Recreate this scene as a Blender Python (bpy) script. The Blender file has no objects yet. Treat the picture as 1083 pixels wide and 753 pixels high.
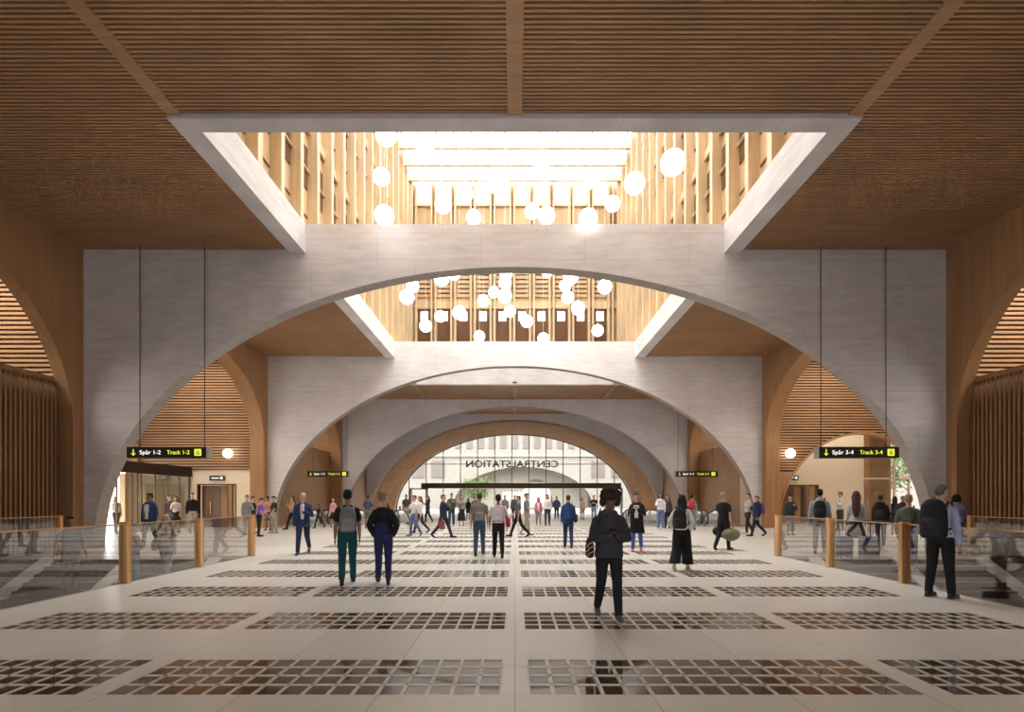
import bpy, bmesh, math, random
from mathutils import Vector, Matrix, Euler
R_ = math.radians
SC = bpy.context.scene
COL = SC.collection
# ------------------------------------------------------------ camera, sky, exposure
FPX, CX, HY, EYE = 560.0, 544.5, 528.0, 1.62      # focal length and principal point in pixels of the 1083x753 frame
cam_d = bpy.data.cameras.new('camera'); cam = bpy.data.objects.new('camera', cam_d); COL.objects.link(cam)
cam.location = (0, 0, EYE); cam.rotation_euler = (R_(90), 0, 0)
cam_d.sensor_width = 36; cam_d.lens = FPX/1083*36
cam_d.shift_x = (541.5-CX)/1083; cam_d.shift_y = (HY-376.5)/1083
cam_d.clip_end = 500; cam_d.clip_start = .05
SC.camera = cam
SC.view_settings.view_transform = 'Standard'; SC.view_settings.look = 'None'
SC.view_settings.gamma = 1; SC.view_settings.use_curve_mapping = False
SC.view_settings.exposure = 0.27
W = bpy.data.worlds.new('sky'); SC.world = W; W.use_nodes = True
bg = W.node_tree.nodes['Background']
bg.inputs[0].default_value = (1.0, .98, .965, 1); bg.inputs[1].default_value = 11.0
def area(name, loc, size, energy, color=(1, .9, .78), rot=(0, 0, 0), portal=False):
    l = bpy.data.lights.new(name, 'AREA'); l.shape = 'RECTANGLE'; l.size, l.size_y = size
    l.energy = energy; l.color = color
    o = bpy.data.objects.new(name, l); COL.objects.link(o); o.location = loc; o.rotation_euler = rot
    if portal: l.cycles.is_portal = True
    return o
area('rooflight_portal', (0, 24.3, 23.95), (14.4, 26), 1, portal=True)
area('facade_portal', (0, 61.3, 4.6), (27.4, 9.2), 1, rot=(R_(-90), 0, 0), portal=True)
area('rear_portal', (0, -9.5, 1.75), (6, 3.5), 1, rot=(R_(90), 0, 0), portal=True)
for s in (-1, 1):  # fill lights without fixtures, added to brighten the aisle end walls
    area('aisle_fill_light', (s*17.6, 25, 9.6), (4, 8), 560)
    area('aisle_fill_light', (s*17.6, 13.5, 9.6), (3.5, 5), 650)
    area('aisle_fill_light', (s*17.6, 38, 9.6), (4, 8), 480)
area('lobby_fill_light', (20, 32.3, 6.5), (6, 2), 120)  # unseen fill added to lift the lobby plaster
# ------------------------------------------------------------ materials
def mat(name, col, rough=.6, metal=0, emit=None, es=1, spec=.5):
    m = bpy.data.materials.new(name); m.use_nodes = True
    b = m.node_tree.nodes['Principled BSDF']
    b.inputs['Base Color'].default_value = (*col, 1); b.inputs['Roughness'].default_value = rough
    b.inputs['Metallic'].default_value = metal; b.inputs['Specular IOR Level'].default_value = spec
    if emit: b.inputs['Emission Color'].default_value = (*emit, 1); b.inputs['Emission Strength'].default_value = es
    return m
class NT:
    def __init__(s, m): s.m = m; s.t = m.node_tree; s.b = s.t.nodes['Principled BSDF']
    def n(s, typ, **k):
        x = s.t.nodes.new(typ)
        for a, v in k.items(): setattr(x, a, v)
        return x
    def l(s, a, b): s.t.links.new(a, b)
    def math(s, op, a, b=None, c=None):
        x = s.n('ShaderNodeMath', operation=op)
        for i, v in enumerate((a, b, c)):
            if v is None: continue
            if isinstance(v, (int, float)): x.inputs[i].default_value = v
            else: s.l(v, x.inputs[i])
        return x.outputs[0]
    def pos(s):
        g = s.n('ShaderNodeNewGeometry'); q = s.n('ShaderNodeSeparateXYZ'); s.l(g.outputs['Position'], q.inputs[0]); return g.outputs['Position'], q.outputs
    def obj(s):
        g = s.n('ShaderNodeTexCoord'); return g.outputs['Object']
    def noise(s, vec, scale, detail=4, stretch=None):
        if stretch:
            mp = s.n('ShaderNodeMapping'); mp.inputs['Scale'].default_value = stretch; s.l(vec, mp.inputs[0]); vec = mp.outputs[0]
        x = s.n('ShaderNodeTexNoise'); x.inputs['Scale'].default_value = scale; x.inputs['Detail'].default_value = detail
        s.l(vec, x.inputs['Vector']); return x.outputs['Fac']
    def ramp(s, fac, stops):
        r = s.n('ShaderNodeValToRGB'); e = r.color_ramp.elements
        while len(e) < len(stops): e.new(.5)
        for i, (p, c) in enumerate(stops): e[i].position = p; e[i].color = (*c, 1)
        s.l(fac, r.inputs[0]); return r.outputs[0]
    def mix(s, fac, a, b, mode='MIX'):
        x = s.n('ShaderNodeMix', data_type='RGBA', blend_type=mode)
        for i, v in ((0, fac), (6, a), (7, b)):
            if isinstance(v, (int, float)): x.inputs[i].default_value = v
            elif isinstance(v, tuple): x.inputs[i].default_value = (*v, 1)
            else: s.l(v, x.inputs[i])
        return x.outputs[2]
    def bump(s, h, strength=.3, dist=.01):
        x = s.n('ShaderNodeBump'); x.inputs['Strength'].default_value = strength; x.inputs['Distance'].default_value = dist
        s.l(h, x.inputs['Height']); s.l(x.outputs[0], s.b.inputs['Normal'])
    def color(s, c): s.l(c, s.b.inputs['Base Color'])
def dk(c, k): return tuple(v*k for v in c)
def timber(name, c, stretch=(1, 1, .06), scale=9, rough=.5):
    m = mat(name, c, rough, spec=.3); t = NT(m); p, q = t.pos()
    a = t.noise(p, scale, 5, stretch); b = t.noise(p, .5, 2)
    x = t.ramp(a, [(.3, dk(c, .78)), (.7, dk(c, 1.18))])
    t.color(t.mix(.35, x, t.ramp(b, [(.35, dk(c, .8)), (.65, dk(c, 1.2))])))
    return m
M = {}
WOOD = (.31, .17, .085)
M['wood_z'] = timber('timber_upright_grain', WOOD)
M['wood_x'] = timber('timber_cross_grain', WOOD, (.06, 1, 1))
M['wood_panel'] = timber('timber_panelling', (.36, .20, .098), (1, 1, .05), 7)
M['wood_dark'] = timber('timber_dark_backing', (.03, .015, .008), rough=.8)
M['wood_pale'] = timber('pale_timber_fins', (.60, .45, .29))
M['wood_pale2'] = timber('pale_timber_boards', (.52, .37, .225), (1, 1, .06))
M['slat'] = timber('ceiling_slat_timber', (.42, .245, .13), (.05, 1, 1))
def boards(name, c, pitch, axis=1):
    m = mat(name, c, .55, spec=.3); t = NT(m); p, q = t.pos()
    f = t.math('FRACT', t.math('DIVIDE', q[axis], pitch)); g = t.math('LESS_THAN', f, .08)
    a = t.noise(p, 8, 4, (1, 1, .06))
    x = t.ramp(a, [(.3, dk(c, .85)), (.7, dk(c, 1.15))]); t.color(t.mix(g, x, dk(c, .3))); return m
M['boarding'] = boards('narrow_vertical_boarding', (.46, .255, .12), .12)
def concrete(name, c):
    m = mat(name, c, .75, spec=.25); t = NT(m); p, q = t.pos()
    n1 = t.noise(p, .55, 5); n2 = t.noise(p, 5, 6, (.25, .25, 1.4)); n3 = t.noise(p, 28, 3)
    x = t.ramp(n1, [(.3, (c[0]*.80, c[1]*.80, c[2]*.84)), (.5, (c[0]*1.02, c[1]*.96, c[2]*.94)), (.7, dk(c, 1.12))])
    x = t.mix(.45, x, t.ramp(n2, [(.3, dk(c, .78)), (.7, dk(c, 1.15))]))
    lift = t.math('LESS_THAN', t.math('FRACT', t.math('DIVIDE', q[2], .86)), .02)
    wob = t.math('MULTIPLY_ADD', n1, .0, 0)
    board = t.math('LESS_THAN', t.math('FRACT', t.math('DIVIDE', q[2], .172)), .05)
    row = t.math('FLOOR', t.math('DIVIDE', q[2], 1.03))
    off = t.math('MULTIPLY', t.math('FRACT', t.math('MULTIPLY', row, .37)), 3.4)
    vj = t.math('LESS_THAN', t.math('FRACT', t.math('DIVIDE', t.math('ADD', q[0], off), 3.4)), .006)
    j = t.math('MAXIMUM', lift, vj)
    x = t.mix(t.math('MULTIPLY', board, .14), x, dk(c, .45)); x = t.mix(t.math('MULTIPLY', j, .28), x, dk(c, .4))
    pin = t.n('ShaderNodeTexVoronoi'); pin.inputs['Scale'].default_value = 3.2; t.l(p, pin.inputs['Vector'])
    x = t.mix(t.math('MULTIPLY', t.math('LESS_THAN', pin.outputs['Distance'], .045), .5), x, dk(c, .35))
    t.color(x); t.bump(t.math('ADD', n3, t.math('MULTIPLY', j, -2)), .15, .01); return m
M['concrete'] = concrete('board_marked_concrete', (.66, .65, .675))
M['concrete_smooth'] = concrete('pale_beam_concrete', (.62, .61, .635))
M['concrete_soffit_shaded'] = concrete('shaded_soffit_concrete', (.36, .335, .32))  # portal concrete darkened: the shade under the arches is put into the colour
def stone(name, c, joint=1.135, rough=.33):
    m = mat(name, c, rough, spec=.45); t = NT(m); p, q = t.pos()
    n1 = t.noise(p, .8, 4); n2 = t.noise(p, 9, 8, (1, 2.2, 1)); n3 = t.noise(p, 60, 2)
    x = t.ramp(n1, [(.3, dk(c, .9)), (.7, dk(c, 1.08))])
    x = t.mix(.5, x, t.ramp(n2, [(.32, dk(c, .72)), (.45, dk(c, 1.0)), (.7, dk(c, 1.12))]))
    x = t.mix(.2, x, t.ramp(n3, [(.3, dk(c, .7)), (.7, dk(c, 1.2))]))
    sl = t.math('FLOOR', t.math('DIVIDE', q[0], joint)); sy = t.math('FLOOR', t.math('DIVIDE', q[1], 2.222))
    wn = t.n('ShaderNodeTexWhiteNoise', noise_dimensions='2D'); cv = t.n('ShaderNodeCombineXYZ'); t.l(sl, cv.inputs[0]); t.l(sy, cv.inputs[1]); t.l(cv.outputs[0], wn.inputs['Vector'])
    x = t.mix(.35, x, t.ramp(wn.outputs['Value'], [(0, dk(c, .86)), (1, dk(c, 1.1))]))
    jx = t.math('LESS_THAN', t.math('ABSOLUTE', t.math('SUBTRACT', t.math('FRACT', t.math('ADD', t.math('DIVIDE', q[0], joint), .5)), .5)), .005)
    x = t.mix(t.math('MULTIPLY', jx, .6), x, dk(c, .3))
    t.color(x); t.l(t.math('MULTIPLY_ADD', n2, .2, rough-.1), t.b.inputs['Roughness']); return m
M['stone'] = stone('pale_limestone_paving', (.60, .565, .53))
M['stone_bar'] = mat('pale_paver_bars', (.55, .51, .47), .35)
M['stone_dark'] = stone('brown_stair_stone', (.115, .078, .053), .9)
M['stone_pale'] = mat('pale_stair_string', (.62, .58, .54), .5)
def glassblock():
    m = mat('dark_floor_glass', (.06, .04, .028), .04, spec=.9); t = NT(m); p, q = t.pos()
    n = t.noise(p, .45, 3); n2 = t.noise(p, 3.5, 3)
    x = t.ramp(n, [(.35, (.028, .02, .016)), (.55, (.10, .06, .035)), (.7, (.15, .09, .05))])
    t.color(t.mix(.4, x, t.ramp(n2, [(.3, (.02, .015, .012)), (.7, (.15, .095, .055))]))); return m
M['floor_glass'] = glassblock()
def clear(name, refl, tint=(.93, .95, .94), rough=.0):
    m = bpy.data.materials.new(name); m.use_nodes = True; t = m.node_tree; t.nodes.clear()
    o = t.nodes.new('ShaderNodeOutputMaterial'); mx = t.nodes.new('ShaderNodeMixShader'); tr = t.nodes.new('ShaderNodeBsdfTransparent'); g = t.nodes.new('ShaderNodeBsdfGlossy')
    fr = t.nodes.new('ShaderNodeLayerWeight'); fr.inputs['Blend'].default_value = .5
    ma = t.nodes.new('ShaderNodeMath'); ma.operation = 'MULTIPLY_ADD'; ma.inputs[1].default_value = 1-refl; ma.inputs[2].default_value = refl
    pw = t.nodes.new('ShaderNodeMath'); pw.operation = 'POWER'; pw.inputs[1].default_value = 3
    t.links.new(fr.outputs['Facing'], pw.inputs[0]); t.links.new(pw.outputs[0], ma.inputs[0]); t.links.new(ma.outputs[0], mx.inputs[0])
    tr.inputs[0].default_value = (*tint, 1); g.inputs['Roughness'].default_value = rough
    t.links.new(tr.outputs[0], mx.inputs[1]); t.links.new(g.outputs[0], mx.inputs[2]); t.links.new(mx.outputs[0], o.inputs[0]); return m
M['glass'] = clear('clear_facade_glass', .04, (.95, .97, .96))
M['rail_glass'] = clear('balustrade_glass', .12, (.86, .86, .86))
M['bronze'] = mat('brushed_bronze', (.66, .38, .17), .32, .75)
M['bronze_dark'] = mat('dark_bronze', (.10, .06, .035), .4, .5)
M['black'] = mat('black_metal', (.02, .018, .016), .4)
M['rubber'] = mat('black_rubber', (.012, .012, .012), .5)
M['steel'] = mat('brushed_steel', (.6, .58, .55), .3, .8)
M['plaster'] = mat('cream_plaster', (.78, .66, .50), .8)
M['plaster_grey'] = mat('sign_box_side', (.22, .22, .21), .6)
M['gold'] = mat('ochre_wall_panel', (.62, .42, .18), .5)
M['door'] = mat('brown_door_leaf', (.17, .085, .05), .4)
M['yellow'] = mat('lit_yellow', (.5, .5, .02), .5, emit=(.75, .8, .05), es=1.0)
M['white_lit'] = mat('lit_white_lettering', (.8, .8, .8), .5, emit=(.9, .9, .85), es=.9)
M['globe'] = mat('opal_globe', (1, .96, .9), .4, emit=(1, .93, .82), es=5.5)
M['white'] = mat('white_paint', (.8, .78, .74), .6)
M['win_dark'] = mat('dark_window', (.11, .055, .03), .15)
M['win_lit'] = mat('daylit_window', (.8, .8, .8), .5, emit=(1, .98, .95), es=3)
def brick(name, c, scale=1.0):
    m = mat(name, c, .8); t = NT(m); p, q = t.pos()
    v = t.n('ShaderNodeTexVoronoi'); v.inputs['Scale'].default_value = 9*scale; t.l(p, v.inputs['Vector'])
    n = t.noise(p, 4*scale, 5)
    x = t.mix(.6, t.ramp(n, [(.35, dk(c, .55)), (.65, dk(c, 1.4))]), t.ramp(v.outputs['Distance'], [(.1, dk(c, 1.25)), (.6, dk(c, .7))]))
    t.color(x); t.bump(v.outputs['Distance'], .3, .02); return m
M['brick'] = brick('ochre_brick', (.29, .125, .03), .35)
M['ext_wall'] = mat('sandstone_facade', (.15, .135, .12), .9)
M['ext_trim'] = mat('facade_trim', (.21, .185, .155), .9)
M['ext_win'] = mat('facade_windows', (.065, .05, .045), .4)
M['ext_ground'] = mat('pale_plaza_paving', (.13, .12, .11), .9)
M['leaf'] = mat('tree_leaves', (.05, .09, .02), .7)
M['bark'] = mat('tree_bark', (.09, .06, .04), .9)
# ------------------------------------------------------------ mesh helpers
class MB:
    def __init__(s): s.v = []; s.f = []
    def box(s, x0, x1, y0, y1, z0, z1):
        b = len(s.v); s.v += [(x, y, z) for z in (z0, z1) for y in (y0, y1) for x in (x0, x1)]
        s.f += [tuple(b+i for i in q) for q in ((0, 2, 3, 1), (4, 5, 7, 6), (0, 1, 5, 4), (2, 6, 7, 3), (0, 4, 6, 2), (1, 3, 7, 5))]; return s
    def hexa(s, pts):      # 8 points, bottom ring 4 then top ring 4
        b = len(s.v); s.v += [tuple(p) for p in pts]
        s.f += [tuple(b+i for i in q) for q in ((3, 2, 1, 0), (4, 5, 6, 7), (0, 1, 5, 4), (1, 2, 6, 5), (2, 3, 7, 6), (3, 0, 4, 7))]; return s
    def bar(s, p, q, w, h=None):
        h = h or w; p = Vector(p); q = Vector(q); d = (q-p).normalized(); up = Vector((0, 0, 1)) if abs(d.z) < .9 else Vector((0, 1, 0))
        u = d.cross(up).normalized()*w/2; v = u.cross(d).normalized()*h/2
        return s.hexa([p-u-v, p+u-v, p+u+v, p-u+v, q-u-v, q+u-v, q+u+v, q-u+v])
    def loft(s, rings, n=12):   # rings: (centre, u vector, v vector)
        b = len(s.v)
        for c, u, v in rings:
            for i in range(n):
                a = 2*math.pi*i/n; s.v.append(tuple(c+u*math.cos(a)+v*math.sin(a)))
        for k in range(len(rings)-1):
            for i in range(n):
                j = (i+1) % n; s.f.append((b+k*n+i, b+k*n+j, b+(k+1)*n+j, b+(k+1)*n+i))
        for k, flip in ((0, 1), (len(rings)-1, 0)):
            c = len(s.v); s.v.append(tuple(rings[k][0]))
            for i in range(n):
                j = (i+1) % n; a = b+k*n+i; d = b+k*n+j
                s.f.append((c, d, a) if flip else (c, a, d))
        return s
    def tube(s, pts, rad, n=10, flat=1.0, side=None):
        pts = [Vector(p) for p in pts]; rad = rad if isinstance(rad, (list, tuple)) else [rad]*len(pts)
        rings = []; m = len(pts)
        for k, p in enumerate(pts):
            d = (pts[min(k+1, m-1)]-pts[max(k-1, 0)]).normalized()
            ref = Vector(side) if side else (Vector((0, 1, 0)) if abs(d.y) < .85 else Vector((1, 0, 0)))
            u = (ref-d*ref.dot(d)).normalized(); v = d.cross(u)
            rings.append((p, u*rad[k]*flat, v*rad[k], d, rad[k]))
        out = []
        c, u, v, d, r = rings[0]
        out += [(c-d*r*.95, u*.3, v*.3), (c-d*r*.65, u*.76, v*.76)]
        out += [(c, u, v) for c, u, v, d, r in rings]
        c, u, v, d, r = rings[-1]
        out += [(c+d*r*.65, u*.76, v*.76), (c+d*r*.95, u*.3, v*.3)]
        return s.loft(out, n)
    def ball(s, c, rx, ry, rz, n=12, m=7, M_=None):
        c = Vector(c); rings = []
        for k in range(m):
            a = math.pi*(k+.35)/(m-.3) - math.pi/2
            cr = max(.05, math.cos(a)); o = Vector((0, 0, rz*math.sin(a))); u = Vector((rx*cr, 0, 0)); v = Vector((0, ry*cr, 0))
            if M_: o = M_ @ o; u = M_ @ u; v = M_ @ v
            rings.append((c+o, u, v))
        return s.loft(rings, n)
    def prism(s, pts, fmap, t0, t1):   # closed polygon pts (u,v), extruded between t0 and t1
        n = len(pts); b = len(s.v)
        for t in (t0, t1): s.v += [tuple(fmap(u, v, t)) for u, v in pts]
        s.f += [tuple(b+i for i in range(n)), tuple(b+n+i for i in reversed(range(n)))]
        s.f += [(b+i, b+n+i, b+n+(i+1) % n, b+(i+1) % n) for i in range(n)]; return s
    def build(s, name, m, parent=None, smooth=False, bevel=0):
        me = bpy.data.meshes.new(name); me.from_pydata([tuple(v) for v in s.v], [], s.f); me.update()
        bm = bmesh.new(); bm.from_mesh(me); bmesh.ops.recalc_face_normals(bm, faces=bm.faces); bm.to_mesh(me); bm.free()
        if smooth: me.polygons.foreach_set('use_smooth', [True]*len(me.polygons))
        me.materials.append(M[m] if isinstance(m, str) else m)
        o = bpy.data.objects.new(name, me); COL.objects.link(o); o.parent = parent
        if bevel:
            bv = o.modifiers.new('bevel', 'BEVEL'); bv.width = bevel; bv.segments = 2; bv.limit_method = 'ANGLE'
        return o
def tag(o, label=None, cat=None, group=None, kind=None):
    if label: o['label'] = label
    if cat: o['category'] = cat
    if group: o['group'] = group
    if kind: o['kind'] = kind
    return o
def struct(o): o['kind'] = 'structure'; return o
def empty(name, loc=(0, 0, 0), rz=0):
    o = bpy.data.objects.new(name, None); COL.objects.link(o); o.location = loc; o.rotation_euler = (0, 0, rz); o.empty_display_size = .2; return o
def text(body, size, loc, m, parent=None, rz=0, name='lettering', align='LEFT', ext=.01, sx=1):
    c = bpy.data.curves.new(name, 'FONT'); c.body = body; c.size = size; c.extrude = ext; c.offset = size*.018 if size > 1 else 0; c.align_x = align
    t = bpy.data.objects.new(name+'_tmp', c); COL.objects.link(t)
    dg = bpy.context.evaluated_depsgraph_get(); me = bpy.data.meshes.new_from_object(t.evaluated_get(dg))
    bpy.data.objects.remove(t); me.materials.clear(); me.materials.append(M[m])
    o = bpy.data.objects.new(name, me); COL.objects.link(o); o.parent = parent; o.location = loc; o.rotation_euler = (R_(90), 0, rz); o.scale = (sx, 1, 1); return o
# ------------------------------------------------------------ main dimensions
HALF, HC, HB, HTOP = 14.12, 9.77, 9.67, 10.63
D = [4.4, 17.34, 30.24, 43.3, 50.5, 61.0]       # portal planes along the hall
TH = .5
XF = 7.57                                        # half width of the near floor between the stair wells
def arch_wall(mb, curve, u0, u1, ztop, t0, t1, fmap, zbot=0):
    """solid wall from u0 to u1 with an opening under curve [(u,z)...]"""
    def quad(*p): b = len(mb.v); mb.v.extend(tuple(q) for q in p); mb.f.append(tuple(range(b, b+4)))
    for t in (t0, t1):
        for (a, za), (b, zb) in zip(curve, curve[1:]): quad(fmap(a, za, t), fmap(b, zb, t), fmap(b, ztop, t), fmap(a, ztop, t))
        a = curve[0][0]; b = curve[-1][0]
        quad(fmap(u0, zbot, t), fmap(a, zbot, t), fmap(a, ztop, t), fmap(u0, ztop, t)); quad(fmap(b, zbot, t), fmap(u1, zbot, t), fmap(u1, ztop, t), fmap(b, ztop, t))
    pts = [(curve[0][0], zbot)]+curve+[(curve[-1][0], zbot)]
    for (a, za), (b, zb) in zip(pts, pts[1:]): quad(fmap(a, za, t0), fmap(b, zb, t0), fmap(b, zb, t1), fmap(a, za, t1))
    for (a, za, b, zb) in ((u0, ztop, u1, ztop), (u0, zbot, u0, ztop), (u1, zbot, u1, ztop)): quad(fmap(a, za, t0), fmap(b, zb, t0), fmap(b, zb, t1), fmap(a, za, t1))
def ell(a, b, h0=0, c=0, n=72, amin=0): return [(c-a*math.cos(math.pi*k/n), h0+b*math.sin(math.pi*k/n)) for k in range(n+1)]
FX = lambda u, z, t: (u, t, z)      # wall facing the camera: u along X, thickness along Y
def merge(o):
    bm = bmesh.new(); bm.from_mesh(o.data); bmesh.ops.remove_doubles(bm, verts=bm.verts, dist=1e-4); bmesh.ops.recalc_face_normals(bm, faces=bm.faces); bm.to_mesh(o.data); bm.free(); return o
# portals
tops = [HTOP, HTOP, HTOP, HC+.3, HC+.3]
for i, y in enumerate(D[:5]):
    if i == 0: continue
    mb = MB(); arch_wall(mb, ell(13.8, 9.23), -HALF, HALF, HTOP if i < 3 else HC+.3, y, y+TH, FX)
    pw = merge(struct(mb.build('wall_portal', 'concrete'))); pw.data.materials.append(M['concrete_soffit_shaded'])
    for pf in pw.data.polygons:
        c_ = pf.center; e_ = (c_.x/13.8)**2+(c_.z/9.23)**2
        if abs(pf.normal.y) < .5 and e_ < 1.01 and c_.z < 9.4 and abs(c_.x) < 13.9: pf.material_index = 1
# brick tunnel before the glass front
mb = MB(); cin = ell(13.8, 9.15); cout = ell(14.3, 9.7)
def ring(c, t): return [FX(u, z, t) for u, z in c]
n = len(cin)
for A, B in ((ring(cin, D[4]+TH), ring(cin, D[5])), (ring(cout, D[4]+TH), ring(cout, D[5])), (ring(cin, D[5]), ring(cout, D[5]))):
    b = len(mb.v); mb.v += A+B
    mb.f += [(b+k, b+k+1, b+n+k+1, b+n+k) for k in range(n-1)]
struct(mb.build('wall_tunnel', 'brick'))
# side walls of timber with tall arches
for s in (-1, 1):
    side = 'left' if s < 0 else 'right'
    FY = lambda u, z, t: (t, u, z)
    spans = [(D[0], D[1], 4.0, 5.2), (D[1]+TH, D[2], 4.9, 4.1), (D[2]+TH, D[3], 4.9, 4.1)]
    for k, (y0, y1, h0, r) in enumerate(spans):
        mb = MB(); c = (y0+y1)/2; a = (y1-y0)/2-.42
        arch_wall(mb, ell(a, r, h0, c), y0, y1, HC, s*HALF, s*(HALF+(.4 if k == 0 else .8)), FY)
        struct(merge(mb.build('wall_'+side, 'wood_panel')))
    mb = MB().box(*sorted((s*HALF, s*(HALF+.4))), D[3]+TH, D[4], 0, HC)
    mb.box(*sorted((s*HALF, s*(HALF+.4))), -9, D[0], 0, HC)
    struct(mb.build('wall_'+side, 'wood_panel'))
    mb = MB()                                   # outer aisle wall
    xo = sorted((s*23.5, s*23.9)); mb.box(*xo, -9, 19.0 if s < 0 else 30.2, -6, HC+.3); mb.box(*xo, 33 if s < 0 else 38, 51, 0, HC+.3); mb.box(*xo, 19.0, 38, 4.4 if s < 0 else 6.8, HC+.3)
    struct(mb.build('wall_'+side, 'plaster'))
# ------------------------------------------------------------ ceilings of timber slats
def slat_ceiling(x0, x1, y0, y1, z=HC, pitch=.1, name='ceiling'):
    b = MB().box(x0, x1, y0, y1, z+.10, z+.3).build(name, 'wood_dark'); struct(b)
    sl = MB(); y = y0+.02
    while y < y1-.05: sl.box(x0, x1, y, y+pitch*.5, z, z+.10); y += pitch
    struct(sl.build('slats', 'slat', b)); return b
OX, OY0, OY1 = 7.36, 11.2, 37.1
slat_ceiling(-HALF, HALF, -9, OY0)
for s in (-1, 1):
    xs = sorted((s*OX, s*HALF))
    slat_ceiling(*xs, OY0, D[1]); slat_ceiling(*xs, D[1]+TH, D[2]); slat_ceiling(*xs, D[2]+TH, OY1)
slat_ceiling(-HALF, HALF, OY1+.4, D[3], pitch=.16); slat_ceiling(-HALF, HALF, D[3]+TH, D[4], pitch=.2)
c = MB()
for s in (-1, 1): c.box(*sorted((s*(HALF+.8), s*23.9)), -9, 51, HC, HC+.3)
struct(c.build('ceiling', 'wood_x'))
for x, y0, y1 in ((0, 2, OY0), (-7.2, 2, OY0), (7.2, 2, OY0), (0, OY1, D[3]), (-7.2, OY1, D[3]), (7.2, OY1, D[3]), (0, D[3]+TH, D[4])):
    struct(MB().box(x-.15, x+.15, y0, y1, HC-.03, HC+.08).build('trim_1', 'slat'))
# concrete frame of the roof opening
fr = MB()
fr.box(-OX, OX, OY0, OY0+.42, HB, HTOP)
for s in (-1, 1):
    for y0, y1 in ((OY0+.42, D[1]), (D[1]+TH, D[2]), (D[2]+TH, OY1)): fr.box(*sorted((s*6.85, s*OX)), y0, y1, HB, HTOP)
fr.box(-OX, OX, OY1, OY1+.4, HB, 12.4)
struct(fr.build('trim_2', 'concrete_smooth'))
# ------------------------------------------------------------ atrium above the opening
SW, ZR = 7.36, 23.7
floors = [10.63, 14.9, 19.2, 22.4, ZR]
for s in (-1, 1):
    w = struct(MB().box(*sorted((s*SW, s*(SW+.3))), OY0, OY1+.3, HTOP, ZR).build('wall_atrium', 'wood_pale2'))
    fins = MB(); dark = MB(); bands = MB(); y = OY0+.5
    while y < OY1-.3:
        fins.box(*sorted((s*(SW-.34), s*SW)), y-.12, y+.12, HTOP, ZR)
        fins.box(*sorted((s*(SW-.12), s*SW)), y+.55, y+.62, HTOP, ZR)
        for a, b in zip(floors, floors[1:]):
            dark.box(*sorted((s*(SW-.03), s*(SW-.01))), y+.2, y+1.25, a+.9, a+.97); dark.box(*sorted((s*(SW-.03), s*(SW-.01))), y+.2, y+1.25, b-.42, b-.36); dark.box(*sorted((s*(SW-.03), s*(SW-.01))), y+.7, y+1.25, a+1.9, b-.9)
        y += 1.45
    for a in floors[1:]:
        bands.box(*sorted((s*(SW-.12), s*SW)), OY0, OY1, a-.35, a)
        bands.box(*sorted((s*(SW-.10), s*SW)), OY0, OY1, a-1.75, a-1.7)
    struct(fins.build('timber_fins', 'wood_pale', w)); struct(dark.build('window_panes', 'win_dark', w)); struct(bands.build('floor_bands', 'wood_pale2', w))
w = struct(MB().box(-SW, SW, OY1, OY1+.3, 12.4, ZR).build('wall_atrium', 'wood_pale2'))
fins = MB(); dark = MB(); lit = MB(); bands = MB(); lou = MB()
xs = [-SW+.35+k*1.366 for k in range(11)]
for x in xs:
    fins.box(x-.2, x-.08, OY1-.4, OY1, 12.4, ZR); fins.box(x+.08, x+.2, OY1-.4, OY1, 12.4, ZR)
for a, b in zip(xs, xs[1:]):
    m_ = (a+b)/2
    dark.box(a+.22, b-.22, OY1-.03, OY1-.01, 12.6, 14.9)
    lit.box(m_-.25, m_+.25, OY1-.06, OY1-.02, 14.1, 14.75)
    dark.box(a+.3, b-.3, OY1-.03, OY1-.01, 15.9, 18.3)
    for z in range(9): lou.box(a+.22, b-.22, OY1-.1, OY1-.03, 15.75+z*.32, 15.95+z*.32)
    lit.box(a+.25, b-.25, OY1-.03, OY1-.01, 22.3, 23.5)
for z in (14.95, 18.6, 20.2, 22.1): bands.box(-SW, SW, OY1-.14, OY1-.02, z, z+(.5 if z < 16 else .08))
struct(fins.build('timber_fins', 'wood_pale', w)); struct(dark.build('window_panes', 'win_dark', w)); struct(lit.build('daylit_windows', 'win_lit', w)); struct(bands.build('floor_bands', 'wood_pale', w)); struct(lou.build('louvres', 'wood_pale2', w))
struct(MB().box(-SW, SW, OY0-.3, OY0, HTOP, ZR).build('wall_atrium', 'wood_pale2'))
rb = MB(); y = OY1-1.0
while y > OY0: rb.box(-SW, SW, y-.09, y+.09, ZR-.4, ZR); y -= 1.65
for k in range(14): x = -SW+.5+k*1.05; rb.box(x-.03, x+.03, OY0, OY1, ZR, ZR+.08)
r = struct(rb.build('trim_3', 'wood_pale'))
struct(MB().box(-SW, SW, OY0, OY1, ZR+.09, ZR+.11).build('window_1', 'glass'))
# solid roof around the atrium
rf = MB()
for s in (-1, 1): rf.box(*sorted((s*(SW+.3), s*24)), -9, 61, HC+.31, HC+.6)
rf.box(-SW-.3, SW+.3, -9, OY0-.3, HTOP+.02, HTOP+.3); rf.box(-SW-.3, SW+.3, OY1+.4, 61, HC+.31, HC+.6)
rf.box(-24, 24, D[4]+TH, 61, HC-.05, HC+.31)
struct(rf.build('trim_4', 'white'))
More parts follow.
